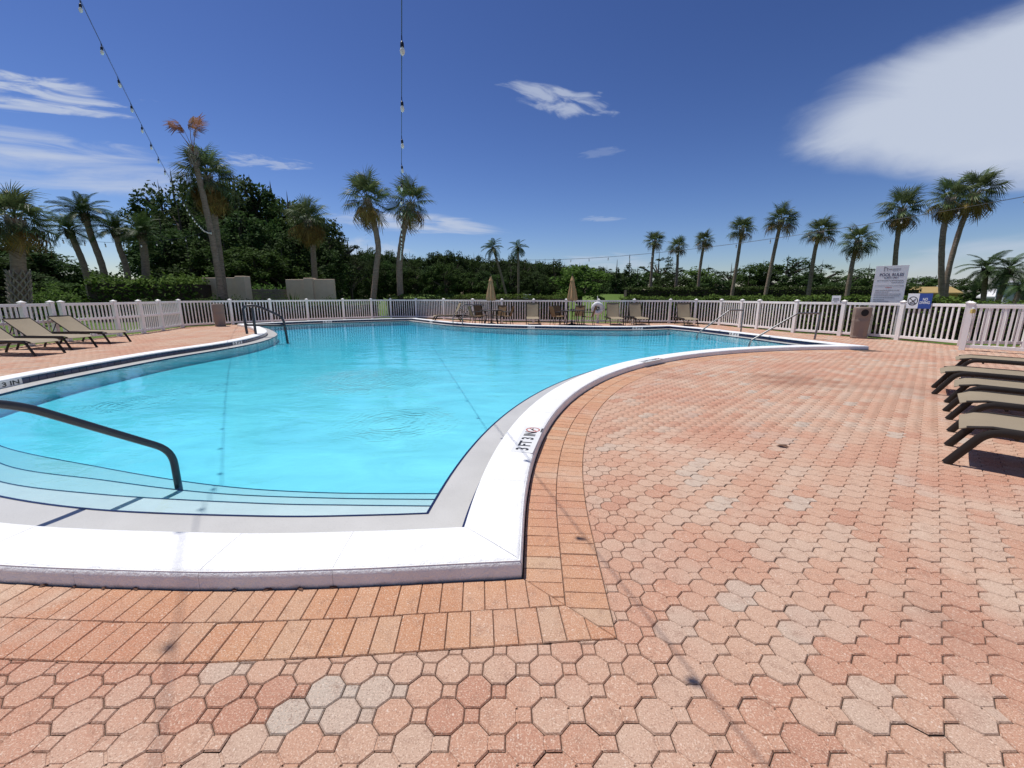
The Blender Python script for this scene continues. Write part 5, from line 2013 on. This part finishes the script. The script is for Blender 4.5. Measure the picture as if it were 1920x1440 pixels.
for (px, top, Y, rad, kd) in [(300, 360, 50, 4.6, 'broad'), (322, 342, 54, 5.0, 'mid'), (355, 352, 50, 5.0, 'broad'), (398, 350, 55, 5.4, 'broad'), (440, 343, 56, 5.6, 'mid'),
                              (470, 352, 53, 5.2, 'broad'), (508, 362, 55, 4.8, 'broad'), (540, 378, 52, 4.6, 'mid'), (575, 392, 56, 4.6, 'broad'), (600, 420, 50, 3.8, 'broad'),
                              (335, 395, 45, 4.4, 'broad'), (385, 415, 43, 4.2, 'mid'), (445, 410, 44, 4.6, 'broad'), (500, 420, 45, 4.4, 'mid'), (548, 440, 43, 4.0, 'broad'),
                              (300, 420, 41, 3.8, 'broad'), (420, 465, 39, 3.8, 'mid'), (475, 470, 39, 3.8, 'mid'), (350, 455, 39, 3.6, 'broad'), (590, 462, 44, 3.4, 'broad'),
                              (528, 478, 40, 3.4, 'mid'), (560, 400, 58, 4.6, 'broad')]:
    tree(kd, px, top, Y, rad, L1, group=G1)
for (px, top, Y, rad, lb) in [(628, 425, 54, 3.2, 'open branched pine at the right end of the dense left wood'), (652, 460, 60, 3.0, 'small open pine between the dense left wood and the far wood')]:
    tree('pine', px, top, Y, rad, lb)
G2 = 'low dark trees behind the leftmost palms'
L2 = 'low dark tree in the shade behind the leftmost palms'
for (px, top, Y, rad, kd) in [(-20, 440, 34, 4.0, 'broad'), (30, 465, 36, 4.0, 'broad'), (75, 470, 34, 3.6, 'broad'), (115, 495, 36, 3.6, 'mid'), (150, 505, 40, 3.4, 'broad'),
                              (-50, 470, 28, 3.4, 'broad'), (60, 510, 30, 2.6, 'broad'), (95, 525, 30, 2.4, 'mid'), (15, 520, 27, 2.4, 'broad')]:
    tree(kd, px, top, Y, rad, L2, group=G2)
G2b = 'low trees far off in the gap between the left palms'
for (px, top, rad) in ((195, 528, 4.0), (222, 532, 4.0), (250, 526, 4.2)):
    tree('broad', px, top, 85, rad, 'low far tree in the gap between the left feather palms', group=G2b)
# the far wood
G3 = 'far wood across the golf course'
L3 = 'dark tree in the long even wood across the golf course'
prof = [(610, 470), (640, 474), (665, 478), (690, 472), (715, 474), (742, 478), (770, 482), (800, 484), (825, 476), (850, 477), (875, 482), (900, 487), (925, 488), (950, 484),
        (975, 487), (1000, 490), (1025, 492), (1050, 497), (1075, 499), (1100, 504), (1125, 507), (1148, 508)]
fine = []
for (xa, ya), (xb, yb) in zip(prof, prof[1:]):
    fine += [(xa, ya), ((xa + xb) / 2, (ya + yb) / 2)]
for k, (px, top) in enumerate(fine):
    tree(('broad', 'mid', 'pine')[k * 7 % 3], px + rng.uniform(-4, 4), top + rng.uniform(-5, 4), 100 + rng.uniform(-7, 7), 3.7 + rng.uniform(-0.6, 0.6), L3, group=G3)
for k, (px, top) in enumerate(prof):
    tree('broad' if k % 2 else 'mid', px + 8, top + 24 + rng.uniform(-7, 7), 88 + rng.uniform(-4, 4), 3.5 + rng.uniform(-0.6, 0.6), L3, group=G3)
C_ = []
for k in range(15000):
    px = rng.uniform(560, 1180)
    j = min(range(len(prof)), key=lambda q: abs(prof[q][0] - px))
    Y = rng.uniform(108, 122)
    zt = W(px, prof[j][1] + 5, Y).z
    z = zt * rng.random() ** 0.6
    p = W(px, 500, Y)
    C_.append((p.x, Y, z))
wood = mesh_obj('wood_mass', np_quads('wood_mass', leaf_quads(np.array(C_), 0.6), M['leaf_dark']), None)
tag(wood, 'unbroken dark mass of the far wood', kind='stuff')
# right hand trees
for (kd, px, top, Y, rad, lb) in [
    ('light', 1092, 502, 46, 3.4, 'small light green spreading tree with forked trunks behind the right umbrella'),
    ('cypress', 1157, 494, 62, 1.6, 'left and shortest of the three pointed dark conifers'),
    ('cypress', 1181, 485, 62, 2.0, 'middle and tallest of the three pointed dark conifers'),
    ('cypress', 1196, 505, 58, 1.9, 'right and broadest of the three pointed dark conifers'),
    ('pine', 1236, 481, 78, 5.0, 'open pine right of the pointed conifers'),
    ('mid', 1215, 512, 66, 3.6, 'low dense tree at the foot of the open pine'),
    ('broad', 1262, 515, 60, 3.4, 'dark rounded tree behind the two shortest slim palms'),
    ('light', 1306, 508, 66, 3.4, 'yellow green tree behind the third slim palm'),
    ('broad', 1335, 520, 62, 3.2, 'low dark tree left of the thin pine'),
    ('pine', 1328, 502, 84, 3.2, 'small far pine with a flat top'),
    ('pine', 1372, 499, 76, 3.4, 'thin airy pine with bare trunk beside the fourth slim palm'),
    ('mid', 1408, 500, 70, 3.6, 'round bushy tree left of the large oak'),
    ('broad', 1478, 486, 68, 5.4, 'large round dark oak between two slim palms'),
    ('mid', 1432, 494, 72, 4.2, 'mid green tree on the left shoulder of the large oak'),
    ('pine', 1542, 493, 74, 4.0, 'open crowned pine right of the large oak'),
    ('broad', 1520, 515, 64, 3.4, 'low dark tree under the open crowned pine'),
    ('mid', 1600, 506, 70, 3.8, 'bushy tree behind the palm left of the rules sign'),
    ('pine', 1630, 500, 74, 3.4, 'open pine peeking out left of the rules sign'),
    ('broad', 1570, 525, 60, 2.8, 'low dark tree left of the rules sign palm'),
    ('mid', 1720, 521, 70, 3.6, 'dark tree above the ochre roof, right of the rules sign'),
    ('broad', 1755, 520, 74, 3.6, 'dark tree behind the tall palm pair'),
    ('mid', 1805, 524, 70, 3.4, 'tree right of the tall palm pair'),
    ('broad', 1830, 530, 60, 2.8, 'low dark tree left of the white building'),
    ('broad', 1690, 526, 78, 3.4, 'far dark tree hidden by the rules sign'),
    ('broad', 1915, 525, 60, 3.6, 'dark tree behind the white building at the photo edge')]:
    tree(kd, px, top, Y, rad, lb)

# ------------------------------------------------------------------ hedges and shrubs
def hedge(label, pts, w, h, dens, leaf, mat='leaf_hedge', rough=0.14, name='hedge'):
    """leafy shell round an added dark core that blocks light, along a polyline"""
    P = [Vector((p[0], p[1], 0)) for p in pts]
    root = thing(name, label, 'hedge', P[0])
    Cs = []
    core = MB()
    for a, b in zip(P, P[1:]):
        d = b - a
        ln = d.length
        t = d / ln
        s2_ = Vector((-t.y, t.x, 0))
        n = int(ln * (2 * h + w) * dens)
        u = nr.uniform(-0.1, ln + 0.1, n)
        per = nr.uniform(0, 2 * h + w, n)
        lump = 0.5 * np.sin(u * 2.1 + a.x) + 0.5 * np.sin(u * 5.3 + a.y * 2)
        hh = h + rough * 0.6 * lump
        side = np.where(per < h, -w / 2, np.where(per > h + w, w / 2, per - h - w / 2))
        z = np.where(per < h, per / h * hh, np.where(per > h + w, (per - h - w) / h * hh, hh))
        side = side + nr.normal(0, rough * 0.35, n)
        z = np.maximum(0.03, z + nr.normal(0, rough * 0.35, n))
        X = a.x + t.x * u + s2_.x * side - P[0].x
        Yv = a.y + t.y * u + s2_.y * side - P[0].y
        Cs.append(np.stack([X, Yv, z], axis=1))
        ang = math.atan2(t.y, t.x)
        c_ = (a + b) / 2 - P[0]
        core.box((c_.x, c_.y, (h - 0.16) / 2), (ln + 0.05, max(0.1, w - 0.28), h - 0.16), (0, 0, ang))
    core.build('light_block', M['hedge_core'], root, smooth=False)  # dark box added inside the leaves to stop light passing through
    tag(mesh_obj('foliage', np_quads('foliage', leaf_quads(np.concatenate(Cs), leaf, 0.5, 0.6), M[mat]), None, root), kind='stuff')
    return root
hedge('clipped hedge behind the far fence, left of the life ring', [(-8.3, 29.0), (-4.3, 28.0), (-1.0, 25.0), (3.2, 24.2)], 1.1, 1.42, 210, 0.06)
hedge('clipped hedge with a bright sunlit top behind the fence right of the life ring', [(6.2, 23.9), (9.0, 23.5), (11.2, 21.3), (11.9, 18.5), (12.5, 16.8), (13.4, 15.2), (14.3, 13.6)], 1.0, 1.33, 210, 0.06)
hedge('clipped hedge behind the right end of the fence and the no diving sign', [(14.2, 13.9), (15.5, 13.2), (18.5, 13.0), (24, 12.6)], 1.0, 1.18, 210, 0.06)
hedge('taller dark back hedge beyond the right hand hedge', [(10.2, 38), (22, 37), (34, 36)], 1.6, 2.1, 90, 0.10, 'leaf_mid')
hedge('tall dark hedge behind the left part of the far fence', [(-17.2, 19.6), (-15.6, 22.6), (-13.9, 24.6)], 0.9, 1.12, 200, 0.06, 'leaf_mid')
hedge('low dark planting along the fence below the right stucco wall', [(-13.9, 24.8), (-11.6, 26.4), (-9.2, 28.4)], 0.9, 1.0, 200, 0.06, 'leaf_mid')
hedge('large leafy hedge mass behind the left fence, left of the stucco wall', [(-24.2, 25.0), (-21.5, 25.4), (-18.6, 25.8)], 2.2, 2.25, 120, 0.11, 'leaf_hedge', 0.4)

def bush(label, px, Y, w, h, n, leaf, mat, name='bush'):
    p = W(px, 560, Y)
    root = thing(name, label, 'bush', (p.x, Y, 0))
    d = rand_unit(n) * (nr.random((n, 1)) ** 0.4) * np.array([w / 2, w / 2, h / 2])
    d[:, 2] += h / 2
    d *= (1 + 0.15 * np.sin(d[:, 0:1] * 7) * np.cos(d[:, 1:2] * 6))
    tag(mesh_obj('foliage', np_quads('foliage', leaf_quads(d, leaf, 0.4, 0.5), M[mat]), None, root), kind='stuff')
    mb = MB()
    for k in range(5):
        a = k * 1.257
        mb.tube([(0, 0, 0), (0.12 * w * math.cos(a), 0.12 * w * math.sin(a), h * 0.35), (0.3 * w * math.cos(a), 0.3 * w * math.sin(a), h * 0.7)], [0.02, 0.015, 0.006], 5)
    mb.build('stems', M['bark'], root)
    return root
bush('bright green bush between the two stucco walls', 500, 33, 4.0, 2.35, 2200, 0.09, 'leaf_light')
bush('light bush right of the left stucco wall foot', 478, 25.5, 1.6, 1.35, 900, 0.06, 'leaf_mid')
bush('grassy shrub below the left stucco wall', 395, 23.0, 1.4, 1.45, 900, 0.06, 'leaf_light')
bush('shrub at the foot of the left stucco wall beside the palm', 440, 24.5, 1.5, 1.5, 900, 0.05, 'leaf_mid')
bush('shrub at the right end of the right stucco wall', 645, 27.8, 1.5, 1.35, 800, 0.06, 'leaf_light')
bush('shrub growing in front of the right stucco wall', 617, 26.3, 1.4, 1.45, 800, 0.05, 'leaf_mid')
bush('yellow green bush beside the leftmost palm', 95, 21, 2.2, 1.95, 1300, 0.10, 'leaf_light')

def spiky(label, px, Y, r_s, n, name='yucca_plant'):
    p = W(px, 560, Y)
    root = thing(name, label, 'plant', (p.x, Y, 0))
    for k in range(n):
        a = k * 2.39996
        el = R(80 - 62 * (k / n) + rng.uniform(-6, 6))
        ln = r_s * rng.uniform(0.85, 1.1)
        d = Vector((math.cos(a) * math.cos(el), math.sin(a) * math.cos(el), math.sin(el)))
        s2_ = Vector((-math.sin(a), math.cos(a), 0)) * 0.035
        b = Vector((0, 0, 0.25))
        m1 = b + d * ln * 0.6
        tip = b + d * ln + Vector((0, 0, -0.08 * ln))
        MB().add([b - s2_ * 0.7, b + s2_ * 0.7, m1 + s2_, m1 - s2_, tip], [(0, 1, 2, 3), (3, 2, 4)]).build('blade', M['leaf_mid'], root, smooth=False)
    MB().tube([(0, 0, 0), (0, 0, 0.3)], 0.05, 8).build('stem', M['bark'], root)
    return root
spiky('large spiky plant left of the right stucco wall', 548, 25.5, 1.55, 46)
spiky('smaller spiky plant in front of the stucco wall gap', 520, 25.0, 1.2, 36)

# ------------------------------------------------------------------ walls and buildings
def stucco(label, px0, px1, Y0, Y1, top, piers, hpier=0.08):
    a, b = W(px0, 560, Y0), W(px1, 560, Y1)
    a.z = b.z = 0
    h = W(px0, top, Y0).z
    d = b - a
    ang = math.atan2(d.y, d.x)
    root = thing('stucco_wall', label, 'wall', a, ang)
    ln = d.length
    MB().cbox((ln / 2, 0, h / 2), (ln, 0.22, h), 0.015).build('panel', M['stucco'], root, smooth=False)
    for t in piers:
        MB().cbox((ln * t, 0, (h + hpier) / 2), (0.62, 0.5, h + hpier), 0.02).build('pier', M['stucco'], root, smooth=False)
    return root
stucco('beige stucco wall partly hidden by the dead topped palm trunk', 387, 468, 26.5, 26.0, 521, (0.90,))
stucco('beige stucco wall with a pier in the middle, right of the spiky plant', 541, 629, 28.5, 28.0, 524, (0.50,))
a, b = W(466, 560, 27.5), W(545, 560, 28.8)
root = thing('wooden_fence', 'low weathered horizontal board fence between the two stucco walls', 'fence', (a.x, a.y, 0), math.atan2(b.y - a.y, b.x - a.x))
ln = (Vector((a.x, a.y)) - Vector((b.x, b.y))).length
for k in range(7):
    o = MB().cbox((ln / 2, 0, 0.62 + k * 0.19), (ln, 0.03, 0.165), 0.005).build('board', M['wood_grey'], root, smooth=False)
for k in range(4):
    o = MB().cbox((ln * (k + 0.1) / 3.2, 0.06, 0.97), (0.1, 0.09, 1.94), 0.005).build('post', M['wood_grey'], root, smooth=False)
root = thing('utility_box', 'small pale box standing beyond the hedge left of the life ring', 'box', (W(988, 556, 46).x, 46, 0))
MB().cbox((0, 0, 0.75), (0.75, 0.5, 1.5), 0.02).build('cabinet', M['wall_grey'], root, smooth=False)
MB().cbox((0, 0, 1.55), (0.85, 0.6, 0.08), 0.02).build('roof', M['wall_grey'], root, smooth=False)

# far right buildings
def building(name, label, px0, px1, Y, wall_top, roof_top, wall, roof, depth=6, windows=2):
    a, b = W(px0, 560, Y), W(px1, 560, Y)
    zt, zr = W(px0, wall_top, Y).z, W(px0, roof_top, Y).z
    w = (b.x - a.x) * 0.72
    root = thing(name, label, 'building', (a.x, Y, 0), R(-44))
    MB().box((w / 2, depth / 2, zt / 2), (w, depth, zt)).build('wall', wall, root, smooth=False)
    e = 0.35
    vs = [(-e, -e, zt), (w + e, -e, zt), (w + e, depth + e, zt), (-e, depth + e, zt), (w * 0.12, depth / 2, zr), (w * 0.88, depth / 2, zr),
          (-e, -e, zt - 0.16), (w + e, -e, zt - 0.16), (w + e, depth + e, zt - 0.16), (-e, depth + e, zt - 0.16)]
    fs = [(0, 1, 5, 4), (1, 2, 5), (2, 3, 4, 5), (3, 0, 4), (6, 7, 1, 0), (7, 8, 2, 1), (8, 9, 3, 2), (9, 6, 0, 3), (9, 8, 7, 6)]
    MB().add(vs, fs).build('roof', roof, root, smooth=False)
    for k in range(windows):
        cx = w * (k + 0.7) / (windows + 0.4)
        f = MB().box((cx, -0.02, zt * 0.55), (w * 0.16, 0.1, zt * 0.42)).build('window', wall, root, smooth=False)
        MB().box((cx, -0.075, zt * 0.55), (w * 0.13, 0.02, zt * 0.36)).build('pane', M['glass'], f, smooth=False)
    return root
building('low_building', 'long low building with an ochre roof beyond the right fence', 1698, 1790, 46, 549, 537, M['roof_tan'], M['roof_tan'], 8, 3)
building('white_building', 'white low building behind the feather palms at the far right', 1852, 1884, 40, 556, 541, M['wall_grey'], M['wall_white'], 6, 1)
building('grey_building', 'pale grey building at the right edge behind the small feather palm', 1886, 1990, 34, 530, 524, M['wall_grey'], M['wall_grey'], 7, 2)

# bins behind the right fence corner
for (x, y, lb) in ((15.0, 10.6, 'left dark wheeled bin behind the right fence corner'), (16.1, 10.2, 'right dark wheeled bin behind the right fence corner')):
    root = thing('wheeled_bin', lb, 'bin', (x, y, 0), R(10), 'dark bins behind the right fence')
    mb = MB()
    mb.add([(-0.26, -0.3, 0.05), (0.26, -0.3, 0.05), (0.26, 0.3, 0.05), (-0.26, 0.3, 0.05), (-0.33, -0.38, 0.95), (0.33, -0.38, 0.95), (0.33, 0.38, 0.95), (-0.33, 0.38, 0.95)],
           [(3, 2, 1, 0), (0, 1, 5, 4), (1, 2, 6, 5), (2, 3, 7, 6), (3, 0, 4, 7), (4, 5, 6, 7)])
    mb.build('body', M['navy_plastic'], root, smooth=False)
    MB().cbox((0, 0, 0.985), (0.70, 0.82, 0.06), 0.02).build('lid', M['navy_plastic'], root, smooth=False)
    for sx in (-1, 1):
        o = MB().lathe([(0.1, -0.03), (0.1, 0.03)], 14).build('wheel', M['taupe_dark'], root)
        o.rotation_euler = (0, R(90), 0)
        o.location = (sx * 0.3, 0.3, 0.1)
